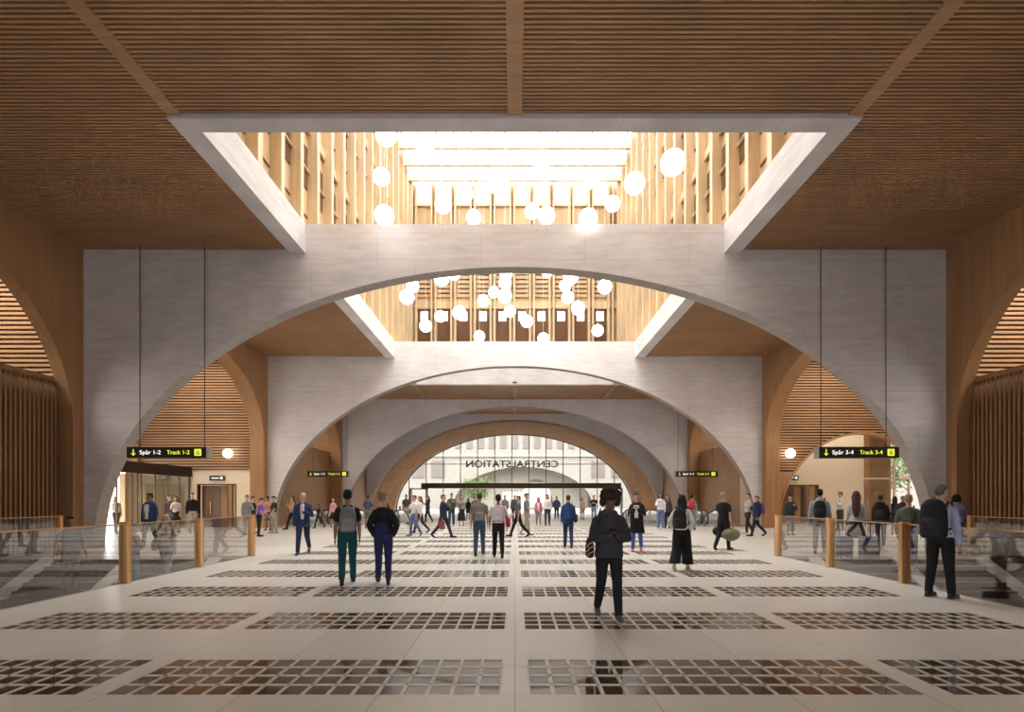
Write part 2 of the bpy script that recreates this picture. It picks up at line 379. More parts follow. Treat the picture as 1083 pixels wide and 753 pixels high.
# ------------------------------------------------------------ floor with glazed blocks
rows = [4.39+2.222*k for k in range(26) if 4.39+2.222*k+.97 < 60.6]
rows = [2.17]+rows
ROWD = .97
fl = MB(); ZT = 0.0; ZB = -.3
X1, X2, X3, X4 = .115, 3.42, 3.63, 6.5
def fbox(x0, x1, y0, y1):
    if x1-x0 > .001 and y1-y0 > .001: fl.box(x0, x1, y0, y1, ZB, ZT)
WELL0, WELL1 = 3.0, 15.2            # stair wells, along the hall
EW0, EW1 = 33.2, 42.0               # escalator wells
def edge(y):                        # half width of the paving at depth y, without wells
    return 24.0 if y > WELL1 else XF
panels = []
ys = -9.0
for r in rows+[61.0]:
    # plain strip ys..r
    segs = [ys, r]
    for cut in (WELL0, WELL1, EW0, EW1, 51.0):
        if ys < cut < r: segs.append(cut)
    segs.sort()
    for a, b in zip(segs, segs[1:]):
        m_ = (a+b)/2
        if m_ < WELL0 or (WELL1 < m_ < EW0) or EW1 < m_ < 51: fbox(-24, 24, a, b)
        elif m_ > 51: fbox(-14, 14, a, b)
        elif m_ < WELL1: fbox(-XF, XF, a, b)
        else: fbox(-6.55, 6.55, a, b); [fbox(*sorted((s*13.0, s*24)), a, b) for s in (-1, 1)]
    if r >= 61: break
    a, b = r, r+ROWD; m_ = (a+b)/2
    segs = [a, b]
    for cut in (WELL0, WELL1, EW0, EW1):
        if a < cut < b: segs.append(cut)
    segs.sort()
    for p0, p1 in zip(segs, segs[1:]):
        m_ = (p0+p1)/2
        fbox(-X1, X1, p0, p1)
        for s in (-1, 1):
            fbox(*sorted((s*X2, s*X3)), p0, p1)
            if m_ < WELL0: fbox(*sorted((s*X4, s*24)), p0, p1)
            elif m_ < WELL1: fbox(*sorted((s*X4, s*XF)), p0, p1)
            elif EW0 < m_ < EW1: fbox(*sorted((s*X4, s*6.55)), p0, p1); fbox(*sorted((s*13, s*24)), p0, p1)
            elif m_ < 51: fbox(*sorted((s*X4, s*24)), p0, p1)
            else: fbox(*sorted((s*X4, s*14)), p0, p1)
    for s in (-1, 1):
        panels.append((*sorted((s*X1, s*X2)), a)); panels.append((*sorted((s*X3, s*X4)), a))
    ys = r+ROWD
floor = struct(fl.build('floor', 'stone'))
for x0, x1, y in panels:
    g = struct(MB().box(x0, x1, y, y+ROWD, -.3, -.006).build('floor_glass', 'floor_glass', floor))
    gr = MB(); nx = round((x1-x0)/.206); far = y > 24
    w = .017
    for k in range(0, nx+1): x = x0+(x1-x0)*k/nx; gr.box(max(x0, x-w), min(x1, x+w), y, y+ROWD, -.02, .0005)
    for k in range(1, 4): yy = y+ROWD*k/4; gr.box(x0, x1, yy-w, yy+w, -.02, .0005)
    struct(gr.build('paver_bars', 'stone_bar', g))
# stair wells: flights of steps falling towards the camera
for s in (-1, 1):
    side = 'left' if s < 0 else 'right'
    x0, x1 = sorted((s*(XF+.02), s*12.95)); st = MB(); y = 14.3; z = 0; k = 0
    st.box(x0, x1, 14.3, WELL1, -.4, 0)
    while y > 5.2:
        z -= .165; st.box(x0, x1, y-.3, y, z-.4, z); y -= .3
    st.box(x0, x1, WELL0, y, z-.4, z)
    f = struct(st.build('floor_stair', 'stone_dark')); strg = MB()
    for xx in (12.62, 10.35, 8.1):
        c_ = s*xx; q = [(c_-.17, 14.35, -.05), (c_+.17, 14.35, -.05), (c_+.17, 14.35, .06), (c_-.17, 14.35, .06)]
        e = 9.0; q2 = [(a, 14.35-e, b-e*.55) for a, _, b in q]
        strg.hexa([q[0], q[1], q[2], q[3], q2[0], q2[1], q2[2], q2[3]])
    struct(strg.build('stair_strings', 'stone_pale', f))
    struct(MB().box(*sorted((s*12.95, s*13.9)), -9, WELL1, -.4, 0).box(*sorted((s*13.9, s*24)), -9, WELL1, -.4, 0).build('floor_'+side, 'stone_dark'))
    struct(MB().box(*sorted((s*12.95, s*13.1)), WELL0, WELL1, -6, -.4).box(*sorted((s*(XF-.3), s*XF)), WELL0, 14.3, -6, -.3).box(x0, x1, WELL0-.3, WELL0, -6, 0).build('wall_well', 'stone_dark'))
    # escalator wells in the third bay
    struct(MB().box(*sorted((s*6.5, s*13.1)), EW0, EW1, -4, -3.8).box(*sorted((s*6.3, s*6.55)), EW0, EW1, -4, -.3).box(*sorted((s*13, s*13.2)), EW0, EW1, -4, -.3).box(*sorted((s*6.5, s*13.1)), EW1, EW1+.2, -4, -.3).build('wall_well', 'stone_dark'))
struct(MB().box(-24, -3, -9.4, -9, -1, HC).box(3, 24, -9.4, -9, -1, HC).box(-3, 3, -9.4, -9, -1, 0).box(-3, 3, -9.4, -9, 3.5, HC).build('wall_rear', 'concrete'))
# ------------------------------------------------------------ aisles: slatted end walls, screens
def end_wall(s, y, opening=None):
    x0, x1 = sorted((s*(HALF+.8), s*21.3)); side = 'left' if s < 0 else 'right'
    if not opening:
        b = MB()
        dx0, dx1 = sorted((s*15.9, s*18.15))       # doorway
        b.box(x0, dx0, y, y+.3, 0, 3.3); b.box(dx1, x1, y, y+.3, 0, 3.3); b.box(dx0, dx1, y, y+.3, 2.5, 3.3); b.box(x0, x1, y+.12, y+.3, 3.3, HC)
        w = struct(b.build('wall_end_'+side, 'plaster'))
        sl = MB(); z = 3.35
        while z < HC: sl.box(x0, x1, y-.1, y, z, z+.085); z += .155
        struct(MB().box(x0, x1, y, y+.12, 3.3, HC).build('slat_backing', 'wood_dark', w))
        struct(sl.build('slats', 'slat', w)); return w
    cx, a, b_ = opening; cv = ell(a, b_, 0, cx)
    mb = MB(); arch_wall(mb, cv, x0, x1+3.4, HC, y, y+.3, FX); w = struct(merge(mb.build('wall_end_'+side, 'wood_dark')))
    sl = MB(); z = .03
    while z < HC:
        zm = z+.04
        if zm < b_:
            h = a*math.sqrt(1-(zm/b_)**2)
            if z < 3.2: z += .155; continue
            if cx-h > x0: sl.box(x0, cx-h, y-.1, y, z, z+.085)
            sl.box(cx+h, x1+3.4, y-.1, y, z, z+.085)
        else: sl.box(x0, x1+3.4, y-.1, y, z, z+.085)
        z += .155
    struct(sl.build('slats', 'slat', w))
    lo = MB(); zz = [k*.2 for k in range(17)]; pl = [(cx-a*math.sqrt(1-(z/b_)**2), z) for z in zz]
    lo.prism([(x0, 0)]+pl+[(x0, 3.2)], FX, y-.1, y)
    struct(lo.build('side_boarding', 'wood_panel', w))
    rim = MB(); co = ell(a+.0, b_, 0, cx); ci = ell(a-.13, b_-.13, 0, cx); n = len(co)
    for c0, c1, t0, t1 in ((co, ci, y-.14, y-.14), (ci, ci, y-.14, y+.32), (co, co, y-.14, y)):
        b = len(rim.v); rim.v += [FX(u, z, t0) for u, z in c0]+[FX(u, z, t1) for u, z in c1]; rim.f += [(b+k, b+k+1, b+n+k+1, b+n+k) for k in range(n-1)]
    struct(rim.build('arch_rim', 'wood_panel', w)); return w
end_wall(-1, 17.5); end_wall(1, 17.5); end_wall(-1, 30.24); end_wall(1, 30.24, (19.8, 4.85, 5.46)); end_wall(-1, 43.3); end_wall(1, 43.3)
struct(MB().box(-22.0, -21.3, 29.9, 30.6, 0, HC).build('wall_pillar', 'brick'))
# screens filling the lower part of the side arches
for s in (-1, 1):
    for y0, y1, solid in ((D[0]+.5, D[1]-.05, False), (D[2]+TH+.1, D[3]-.1, True)):
        x = s*(HALF+.42 if not solid else HALF+.85)
        sc = MB(); H = 5.45
        if solid:
            sc.box(*sorted((x, x+s*.08)), y0, y1, 0, H)
            o = struct(sc.build('wall_screen', 'boarding'))
        else:
            o = struct(MB().box(*sorted((x+s*.26, x+s*.3)), y0, y1, 0, H-.1).build('wall_screen', 'wood_dark'))
            y = y0
            while y < y1: sc.box(*sorted((x, x+s*.1)), y, y+.055, 0, H); y += .15
            struct(sc.build('upright_slats', 'wood_z', o))
            struct(MB().box(*sorted((x-s*.02, x+s*.14)), y0, y1, H-.12, H+.02).build('top_rail', 'wood_z', o))
    m_ = MB()
    for y in (14.3, 10.9, 7.5): m_.box(*sorted((s*(HALF+.46), s*(HALF+.56))), y-.06, y+.06, 5.45, 9.6)
    struct(m_.build('trim_5', 'wood_z'))
# glazed partition of the second bay, left
pt = MB(); pg = MB()
ysm = [24.6, 25.55, 25.9, 26.2, 27.2, 28.15, 29.2, 30.1]
for y in ysm: pt.box(-18.54, -18.46, y-.03, y+.03, 0, 2.9)
pg.box(-18.51, -18.49, 24.6, 30.1, 0, 2.9)
w = struct(pt.build('window_2', 'bronze_dark')); struct(pg.build('pane', 'glass', w)); struct(MB().box(-18.8, -18.4, 22.4, 30.2, 2.9, 3.45).build('header', 'wood_dark', w))
struct(MB().box(-20.4, -20.1, 27.3, 30.2, 0, 2.95).build('wall_partition', 'gold')); struct(MB().box(-23.4, -18.8, 22.4, 30.2, 3.3, 3.45).build('ceiling', 'wood_dark'))
struct(MB().box(-20.1, -20.0, 28.6, 30.2, 0, 2.95).build('wall_partition', 'plaster'))
# doors in the end walls
def door(name, xa, xb, y, h=2.5):
    d = empty(name, ((xa+xb)/2, y, 0)); struct(d); w = (xb-xa)
    struct(MB().box(-w/2, -w/2+.06, -.08, .2, 0, h).box(w/2-.06, w/2, -.08, .2, 0, h).box(-w/2+.06, w/2-.06, -.08, .2, h-.06, h).build('door_frame', 'bronze_dark', d))
    struct(MB().box(-w/2+.07, .0, .3, .36, 0, h-.1).build('door_leaf', 'door', d)); struct(MB().box(.02, .4, .3, .4, 0, h-.1).build('door_leaf', 'wood_panel', d))
    struct(MB().box(.4, w/2, 1.4, 1.45, 0, h).box(.62, .7, .4, .5, 0, h).build('lobby_glazing', 'bronze_dark', d)); struct(MB().box(w/2-.35, w/2-.07, .3, .36, 0, h-.1).build('side_panel', 'gold', d))
    struct(MB().box(-.55, -.5, .22, .27, .8, 1.5).build('door_handle', 'bronze', d))
    return d
door('door_1', -18.15, -15.9, 30.3)
struct(MB().box(-19, -15, 32.2, 32.4, 0, 3.3).build('wall_lobby', 'gold'))
# right aisle: lobby behind the low arch
lw = MB(); lw.box(14.9, 16.7, 34, 34.3, 0, 6.5); lw.box(19.5, 22.3, 34, 34.3, 0, 6.5); lw.box(16.7, 19.5, 34, 34.3, 2.55, 6.5)
struct(lw.build('wall_lobby', 'plaster')); door('door_2', 16.7, 19.5, 34.05, 2.55)
struct(MB().box(15, 21, 36, 36.2, 0, 3).build('wall_lobby', 'door'))
struct(MB().box(14.6, 14.9, 30.6, 34.3, 0, 6.5).build('wall_lobby', 'plaster'))
struct(MB().box(22.9, 24.3, 34.2, 35.0, 0, 6.6).build('wall_pillar', 'brick'))
gw = MB()
for x in (22.32, 24.36, 26.5): gw.box(x-.05, x+.05, 33.95, 34.07, 0, 6.6)
gw.box(22.3, 26.5, 33.96, 34.06, 2.9, 3.0); gw.box(22.3, 26.5, 33.96, 34.06, 6.5, 6.6)
w = struct(gw.build('window_3', 'plaster')); struct(MB().box(22.3, 26.5, 34.0, 34.015, 0, 6.5).build('pane', 'glass', w))
struct(MB().box(14.6, 30, 30.6, 34.4, 6.6, 6.8).build('ceiling', 'wood_x'))
struct(MB().box(28.2, 28.4, 30.2, 34.5, 0, 6.6).box(24, 28.2, 30.2, 30.5, 0, 6.6).build('wall_right', 'plaster')); struct(MB().box(26.7, 28.2, 34.0, 34.5, 0, 6.6).build('wall_pillar', 'brick'))
t = text('Bui', .55, (24.68, 34.0, 3.0), 'white', rz=0, name='wayside_lettering', ext=.04)
tag(t, 'pale lettering reading Bui behind the glass under the right archway', 'sign')
tag(MB().box(24.62, 24.92, 36.4, 36.7, 0, 4.3).build('banner_column', 'white'), 'slim white column outside the glass beside the brick pillar', 'column')
# ------------------------------------------------------------ glass front and its canopy
fm = MB(); ge = [(u, z) for u, z in ell(13.75, 9.13)]
for k in range(-6, 7):
    x = k*1.97-.35; zt = 9.13*math.sqrt(max(0, 1-(x/13.75)**2)); fm.box(x-.045, x+.045, 60.94, 61.04, 0, zt)
for z in (5.66,): xx = 13.75*math.sqrt(1-(z/9.13)**2); fm.box(-xx, xx, 60.94, 61.04, z-.04, z+.04)
n = len(ge); inner = ell(13.6, 9.0)
for t0, t1, A, B in ((60.92, 60.92, ge, inner), (60.92, 61.1, inner, inner)):
    b = len(fm.v); fm.v += [FX(u, z, t0) for u, z in A]+[FX(u, z, t1) for u, z in B]; fm.f += [(b+k, b+k+1, b+n+k+1, b+n+k) for k in range(n-1)]
w = struct(fm.build('window_4', 'bronze_dark')); gp = MB(); gp.prism(ge, FX, 60.98, 61.0); struct(gp.build('pane', 'glass', w))
struct(MB().box(-10.6, 12.05, 59.9, 61.3, 2.87, 3.45).build('trim_6', 'bronze_dark'))
for xa in (-12.0, 10.3): struct(MB().box(xa, xa+.12, 60.2, 61.3, 0, 2.87).box(xa+1.85, xa+1.97, 60.2, 61.3, 0, 2.87).box(xa, xa+1.97, 60.2, 61.3, 2.75, 2.87).build('door_3', 'bronze_dark'))
sg = text('CENTRALSTATION', 1.08, (0, 61.11, 5.32), 'black', rz=R_(180), name='station_sign', align='CENTER', ext=.06)
bpy.context.view_layer.update(); wd = sg.dimensions.x; k_ = (590-493)/(FPX/61.3)/wd; sg.scale = (k_, 1, 1); sg.location.x = (541.5-CX)/(FPX/61.3)
tag(sg, 'dark letters CENTRALSTATION on the far glass front, read from behind', 'sign')
# ------------------------------------------------------------ outside
gmb = MB().box(-90, 90, 61.05, 170, -.3, -.02)
for s in (-1, 1): gmb.box(*sorted((s*24, s*90)), 10, 61.05, -.3, -.02)
struct(gmb.build('ground', 'ext_ground'))
bd = empty('street_building', (0, 98, 0)); tag(bd, 'pale stone building with wide entrance arch seen through the far glass front', 'building')
mb = MB(); arch_wall(mb, ell(13, 7.6, 0, 1.5), -34, 34, 21, 0, 1.0, FX); merge(mb.build('wall', 'ext_wall', bd))
MB().box(-34, 34, -.4, 0, 9.5, 9.9).box(-34, 34, -.3, 0, 15.5, 16).box(-34, 34, -.5, 0, 20.5, 21.2).build('cornice', 'ext_trim', bd)
MB().box(-33, 33, 9, 10, 0, 20).build('back_wall', 'ext_wall', bd)
ar = MB(); arch_wall(ar, ell(3.3, 5.6, 0, 4.2), -11.4, 14.2, 9, 5, 5.6, FX); merge(ar.build('inner_arch_wall', 'ext_trim', bd))
MB().box(1.2, 7.2, 8.6, 8.9, 0, 5.0).build('doorway_glow', 'white', bd)
for k in range(-15, 16):
    x = k*2.1
    MB().box(x-.55, x+.55, -.15, -.02, 11.0, 13.7).build('window', 'ext_win', bd)
for k in list(range(-8, -3))+list(range(4, 9)):
    x = k*3.7+.6
    if abs(x-1.5) > 9: MB().box(x-1.2, x+1.2, -.15, -.02, 5.6, 8.7).build('window', 'ext_win', bd)
def tree(x, y, h, label, seed):
    rnd = random.Random(seed); t = empty('street_tree', (x, y, 0)); tag(t, label, 'tree')
    tr = MB(); tr.tube([(0, 0, 0), (.05, 0, h*.3), (0, .05, h*.75)], [.13, .1, .05], 8)
    tips = []
    for k in range(16):
        a = rnd.uniform(0, 6.28); z0 = h*rnd.uniform(.28, .7); L = h*rnd.uniform(.15, .33); e = Vector((math.cos(a)*L, math.sin(a)*L, z0+L*.7)); tr.tube([(0, 0, z0), tuple(e)], [.04, .015], 5); tips.append(e)
    tr.build('trunk', 'bark', t, True)
    lf = MB()
    for k in range(2600):
        c = rnd.choice(tips)+Vector([rnd.gauss(0, h*.085) for _ in range(3)]); d = Vector([rnd.uniform(-1, 1) for _ in range(3)]).normalized(); u = d.orthogonal().normalized()*.13; v = d.cross(u).normalized()*.08
        b = len(lf.v); lf.v += [tuple(c-u), tuple(c+v), tuple(c+u), tuple(c-v)]; lf.f.append((b, b+1, b+2, b+3))
    lf.build('foliage', 'leaf', t)
tree(31.2, 42.0, 7.0, 'leafy young tree seen through the glass right of the brick pillar', 2)
tree(34.0, 51.5, 11.0, 'taller leafy tree seen through the glass left of the brick pillar', 5)
tree(-6.0, 84, 5.5, 'small street tree in front of the stone building beyond the glass front', 7)
struct(MB().box(30, 70, 64, 65, -.02, 12).build('wall_distant', 'ext_wall'))
# ------------------------------------------------------------ globe lamps in the atrium
G1 = [(403.5, 187, 9.5), (408, 143, 11.5), (406.5, 228, 11), (449, 150, 12), (526, 146, 9), (573, 170, 9.5), (527.5, 193, 12.5), (625, 190, 9), (671, 194, 11.5), (711.5, 172, 13.8), (648, 215.5, 8.5), (468.5, 217, 9), (492, 205, 9), (501, 230, 8.3), (563, 223.5, 8.3), (578, 228, 9.5), (622, 231, 10.5), (614, 138, 8)]
G2 = [(205, 100, 22), (187, 136, 25), (300, 75, 26), (342, 62, 20), (437, 149, 20), (358, 188, 23), (296, 200, 19), (248, 231, 21), (424, 265, 19), (471, 121, 18), (508, 90, 21.5), (511, 60, 22), (507, 133, 24), (524, 183, 20), (579, 216, 21), (645, 55, 18), (633, 272, 19), (705, 99, 20), (722, 72, 25), (713, 138, 21), (747, 173, 23), (811, 246, 20), (834, 103, 24)]
LB = ['upper', 'lower']
proto = None
def copy_tree(o):
    c = o.copy(); COL.objects.link(c)
    for ch in [x for x in o.children]:
        d = ch.copy(); COL.objects.link(d); d.parent = c
    return c
globes = [(x, y, r*.93, 0) for x, y, r in G1]+[(370+x/3.094, 270+y/3.094, r/3.094*.95, 1) for x, y, r in G2]
def place_word(x, y, k):
    return x, y
order = {}
for k in (0, 1):
    sub = sorted([g for g in globes if g[3] == k], key=lambda g: g[0]); order[k] = sub
ordn = ['leftmost', 'second from left', 'third from left', 'fourth from left', 'fifth from left', 'sixth from left', 'seventh from left', 'eighth from left', 'ninth from left', 'tenth from left', 'eleventh from left', 'twelfth from left']
cords_len = 1
ball = MB().ball((0, 0, 0), .3, .3, .3, 28, 15)
for k in (0, 1):
    n = len(order[k])
    for i, (px, py, r, _) in enumerate(order[k]):
        s_ = r/.3; Y = min(FPX/s_, 29.2 if k else 36)
        if k and Y < 18.6: Y = 18.6
        s_ = FPX/Y; X = (px-CX)/s_; Z = EYE+(HY-py)/s_
        X = max(-6.4, min(6.4, X)) if abs(X) > 6.4 else X
        if proto is None:
            proto = empty('globe_lamp'); ball.build('globe', 'globe', proto, True)
            MB().tube([(0, 0, 0), (0, 0, 1)], .006, 5).build('cord', 'white', proto); MB().tube([(0, 0, .29), (0, 0, .34)], .03, 8).build('cap', 'steel', proto); g = proto
        else: g = copy_tree(proto)
        for ch in g.children:
            if ch.name.startswith('cord'): ch.scale = (1, 1, (ZR+.09-Z-.3)); ch.location = (0, 0, .3)
        g.location = (X, Y, Z)
        o_ = ordn[i] if i < n/2 else ordn[n-1-i].replace('left', 'right') 
        h_ = 'opal globe lamp hanging in the '+('nearer roof opening above the first arch' if k == 0 else 'roof opening framed under the first arch')
        tag(g, h_+', '+o_, 'lamp', 'globe lamps in the nearer roof opening' if k == 0 else 'globe lamps seen under the first arch')
# two globe lamps on brackets beside the slatted aisle walls
for s, px, lab in ((-1, 241, 'small round wall lamp on the slatted wall right of the Track 1-2 sign'), (1, 836, 'small round wall lamp on the slatted wall left of the Track 3-4 sign')):
    y = 29.75; sc_ = FPX/y; g = empty('wall_lamp', ((px-CX)/sc_, y, EYE+(HY-479.5)/sc_)); tag(g, lab, 'lamp')
    MB().ball((0, 0, 0), .26, .26, .26, 24, 13).build('globe', 'globe', g, True); MB().tube([(0, .2, 0), (0, .40, 0)], .03, 8).build('bracket', 'bronze_dark', g)
# ------------------------------------------------------------ hanging direction signs
def arrow_mb(s):
    return MB().box(-.011*s, .011*s, 0, .012, -.09*s, .1*s).bar((-.065*s, .006, -.03*s), (.004*s, .006, -.098*s), .022*s, .012).bar((.065*s, .006, -.03*s), (-.004*s, .006, -.098*s), .022*s, .012)
def sign(px0, px1, y0, y1, Y, tx, ty, label, cords):
    sc_ = FPX/Y; x0, x1 = (px0-CX)/sc_, (px1-CX)/sc_; z1, z0 = EYE+(HY-y0)/sc_, EYE+(HY-y1)/sc_
    w = x1-x0; h = z1-z0; k = h/.36
    g = empty('direction_sign', ((x0+x1)/2, Y, z0)); tag(g, label, 'sign', 'hanging track direction signs')
    MB().box(-w/2, w/2, 0, .3, 0, h).build('sign_box', 'black', g)
    for e in (-1, 1): MB().box(*sorted((e*w/2, e*(w/2+.006))), .0, .3, 0, h).build('end_cap', 'plaster_grey', g)
    a = arrow_mb(k).build('arrow_symbol', 'yellow', g); a.location = (-w/2+.085*w, -.014, h*.5)
    for body, m_, f0, f1 in ((tx, 'white_lit', .16, .425), (ty, 'yellow', .505, .79)):
        t = text(body, h*.52, (-w/2+w*f0, -.003, h*.33), m_, g, ext=.004); bpy.context.view_layer.update(); t.scale = ((f1-f0)*w/max(.01, t.data and max(v.co.x for v in t.data.vertices)-min(v.co.x for v in t.data.vertices)), 1, 1)
    ic = MB().box(w/2-.145*w, w/2-.062*w, -.012, 0, h*.2, h*.8).build('escalator_pictogram', 'yellow', g)
    pc = MB(); xm = w/2-.1035*w; q = h*.07
    for e in (-1, 1): pc.box(xm+e*q*1.6-q*.5, xm+e*q*1.6+q*.5, -.016, -.012, h*.28, h*.52); pc.box(xm+e*q*1.6-q*.4, xm+e*q*1.6+q*.4, -.016, -.012, h*.58, h*.68)
    pc.box(xm-q*.4, xm+q*.4, -.016, -.012, h*.3, h*.72)
    pc.build('pictogram_figures', 'black', ic)
    for cx_ in cords: xx = (cx_-(px0+px1)/2)/sc_; MB().tube([(xx, .15, h), (xx, .15, HC-z0)], .014 if Y < 20 else .012, 6).build('hanging_rod', 'black', g)
sign(134, 218, 472.5, 484.3, 16.9, 'Spår 1-2', 'Track 1-2', 'hanging black sign for Spår 1-2 nearest on the left', (144.5, 213.5))
sign(866.5, 951, 472.5, 484.3, 16.9, 'Spår 3-4', 'Track 3-4', 'hanging black sign for Spår 3-4 nearest on the right', (871, 940.5))
sign(325, 368.5, 498.2, 504.2, 32.0, 'Spår 1-2', 'Track 1-2', 'farther small Spår 1-2 sign hanging beyond the second arch on the left', (330, 366))
sign(715, 759, 498.2, 504.2, 32.0, 'Spår 3-4', 'Track 3-4', 'farther small Spår 3-4 sign hanging beyond the second arch on the right', (718, 755))
for x, y, z, lab in ((-16.95, 30.1, 2.68, 'small black door sign above the brown doorway on the left'), (17.75, 33.9, 2.85, 'small black door sign above the doorway beyond the right archway')):
    g = empty('door_sign', (x, y, z)); tag(g, lab, 'sign')
    MB().box(-.42, .42, 0, .12, 0, .28).build('sign_box', 'black', g); MB().box(-.3, .12, -.006, 0, .12, .17).build('text_line', 'white_lit', g); MB().box(.2, .33, -.006, 0, .08, .21).build('pictogram', 'white_lit', g)
# ------------------------------------------------------------ balustrades at the stair wells
for s in (-1, 1):
    posts = (10.2, 12.6, 15.1) if s < 0 else (10.2, 12.6, 15.1)
    nm = 'left' if s < 0 else 'right'
    b = empty('balustrade', (s*(XF-.06), 15.1, 0)); tag(b, 'glass balustrade with bronze posts along the %s stairwell edge' % nm, 'railing')
    for y in posts+(5.2, 3.0): MB().box(-.09, .09, y-15.1-.05, y-15.1+.05, 0, 1.18).build('post', 'bronze', b, bevel=.008)
    ys_ = (15.1, 12.6, 10.2, 5.2, 3.0)
    for y1, y0 in zip(ys_, ys_[1:]): MB().box(-.008, .008, y0-15.1+.06, y1-15.1-.06, .0, 1.13).build('glass_pane', 'rail_glass', b)
    MB().box(-.02, .02, 3.0-15.1, 0, 1.13, 1.15).build('top_rail', 'bronze', b)
    b = empty('balustrade', (s*13.0, 15.1, 0)); tag(b, 'outer glass balustrade with short bronze posts before the %s slatted screen' % nm, 'railing')
    for y in (15.1, 11.1, 7.1): MB().box(-.07, .07, y-15.1-.06, y-15.1+.06, 0, 1.16).build('post', 'bronze', b, bevel=.008)
    for y1, y0 in ((15.1, 11.1), (11.1, 7.1)): MB().box(-.008, .008, y0-15.1+.07, y1-15.1-.07, 0, 1.12).build('glass_pane', 'rail_glass', b)
    MB().box(-.02, .02, -9, 0, 1.12, 1.14).build('top_rail', 'bronze', b)
# ------------------------------------------------------------ escalators in the third bay
def escalator(x, y, w, label):
    e = empty('escalator', (x, y, 0)); tag(e, label, 'escalator', 'escalators in the third bay')
    for q in (-1, 1):
        xx = q*w/2; path = []
        for k in range(13): a = R_(-90-15*k); path.append((xx, .48+.47*math.cos(a), .50+.45*math.sin(a)))
        path = path[:13]
        path += [(xx, 2.6, .95), (xx, 4.2, .55), (xx, 9.2, -2.3)]
        MB().tube(path, .045, 8).build('handrail', 'rubber', e, True)
        ylast = 8.8
        MB().prism([(.3, .05), (.08, .3), (.05, .5), (.15, .8), (.48, .9), (2.6, .9), (4.2, .5), (9, -2.3), (9, -3), (4.0, -.3), (2.8, .05)], lambda u, v, t: (t, u, v), xx-.01, xx+.01).build('glass_side', M['rail_glass'], e)
        MB().prism([(.1, 0), (.1, .12), (2.8, .12), (4.0, -.25), (9, -3.0), (9, -3.4), (4, -.7), (3, 0)], lambda u, v, t: (t, u, v), xx-.1, xx+.1).build('skirt', 'steel', e)
    st = MB().box(-w/2+.1, w/2-.1, 0, 2.6, .0, .02)
    for k in range(16): st.box(-w/2+.1, w/2-.1, 2.8+k*.38, 3.18+k*.38, -.2-k*.2-.2, -.02-k*.19)
    st.build('steps', 'steel', e)
for s in (-1, 1):
    nm = 'left' if s < 0 else 'right'
    escalator(s*12.2, 31.5, 1.4, 'escalator nearest the timber wall on the %s, black handrail loops' % nm)
    escalator(s*10.4, 31.5, 1.5, 'middle escalator of the three on the %s side' % nm)
    escalator(s*7.9, 31.5, 1.4, 'escalator nearest the central floor on the %s, black handrail loops' % nm)
# barrier post near the glass front
g = empty('barrier_post', ((423-CX)*36.3/FPX, 36.3, 0)); tag(g, 'slim black barrier post left of the person in grey shorts', 'post')
MB().tube([(0, 0, .05), (0, 0, 1.1)], .06, 12).build('post', 'black', g, True); MB().box(-.2, .2, -.2, .2, 0, .04).build('base_plate', 'black', g, bevel=.01)
# ------------------------------------------------------------ people
_cm = {}
def cmat(kind, c):
    key = (kind, c)
    if key in _cm: return _cm[key]
    m = mat({'skin': 'skin', 'hair': 'hair', 'cloth': 'woven_cloth', 'shoe': 'shoe_leather', 'check': 'checked_cloth', 'print': 'printed_cloth', 'quilt': 'quilted_cloth'}[kind], c, .5 if kind in ('skin', 'shoe') else .85, spec=.3)
    t = NT(m); o = t.obj()
    if kind == 'skin':
        n = t.noise(o, 14, 3); t.color(t.ramp(n, [(.3, dk(c, .9)), (.7, dk(c, 1.08))]))
    elif kind == 'hair':
        n = t.noise(o, 60, 4, (1, 1, .2)); t.color(t.ramp(n, [(.35, dk(c, .55)), (.65, dk(c, 1.5))])); t.bump(n, .8, .01)
    elif kind in ('check', 'print'):
        if kind == 'check':
            q = t.n('ShaderNodeSeparateXYZ'); t.l(o, q.inputs[0])
            a = t.math('LESS_THAN', t.math('FRACT', t.math('MULTIPLY', q.outputs[0], 14)), .2); b = t.math('LESS_THAN', t.math('FRACT', t.math('MULTIPLY', q.outputs[2], 14)), .2)
            t.color(t.mix(t.math('MAXIMUM', a, b), c, dk(c, .35)))
        else:
            n = t.noise(o, 22, 3); t.color(t.ramp(n, [(.42, dk(c, .45)), (.58, dk(c, 1.9))]))
    else:
        n = t.noise(o, 7, 4); t.color(t.ramp(n, [(.3, dk(c, .82)), (.7, dk(c, 1.15))])); t.bump(n, .5, .03)
    _cm[key] = m; return m
BLK = (.016, .016, .018); NAVY = (.02, .035, .10); DKG = (.05, .05, .055); GRY = (.20, .20, .21); WHT = (.72, .71, .72); JEAN = (.07, .12, .24); DJEAN = (.03, .05, .10)
SK1 = (.55, .32, .22); SK2 = (.30, .16, .09); SK3 = (.14, .07, .04); HB = (.03, .02, .015); HBR = (.10, .05, .025); HBL = (.45, .30, .15); HGR = (.28, .26, .25)
ARM = {'down': ((.14, 0, -1), (.05, -.14, -1)), 'fwd': ((.13, -.4, -1), (.02, -.7, -1)), 'back': ((.16, .42, -1), (.1, .12, -1)),
       'phone': ((.22, -.22, -1), (-.62, -.74, .22)), 'hold': ((.2, -.25, -1), (-.55, -.6, .7)), 'reach': ((.15, -.5, -.9), (.0, -1, -.05)),
       'pocket': ((.42, .28, -1), (-.30, -.5, -.85)), 'chest': ((.2, -.2, -1), (-.75, -.6, .45)), 'wide': ((.3, .05, -1), (.16, -.12, -1)), 'strap': ((.2, -.1, -1), (-.45, -.45, 1.1))}
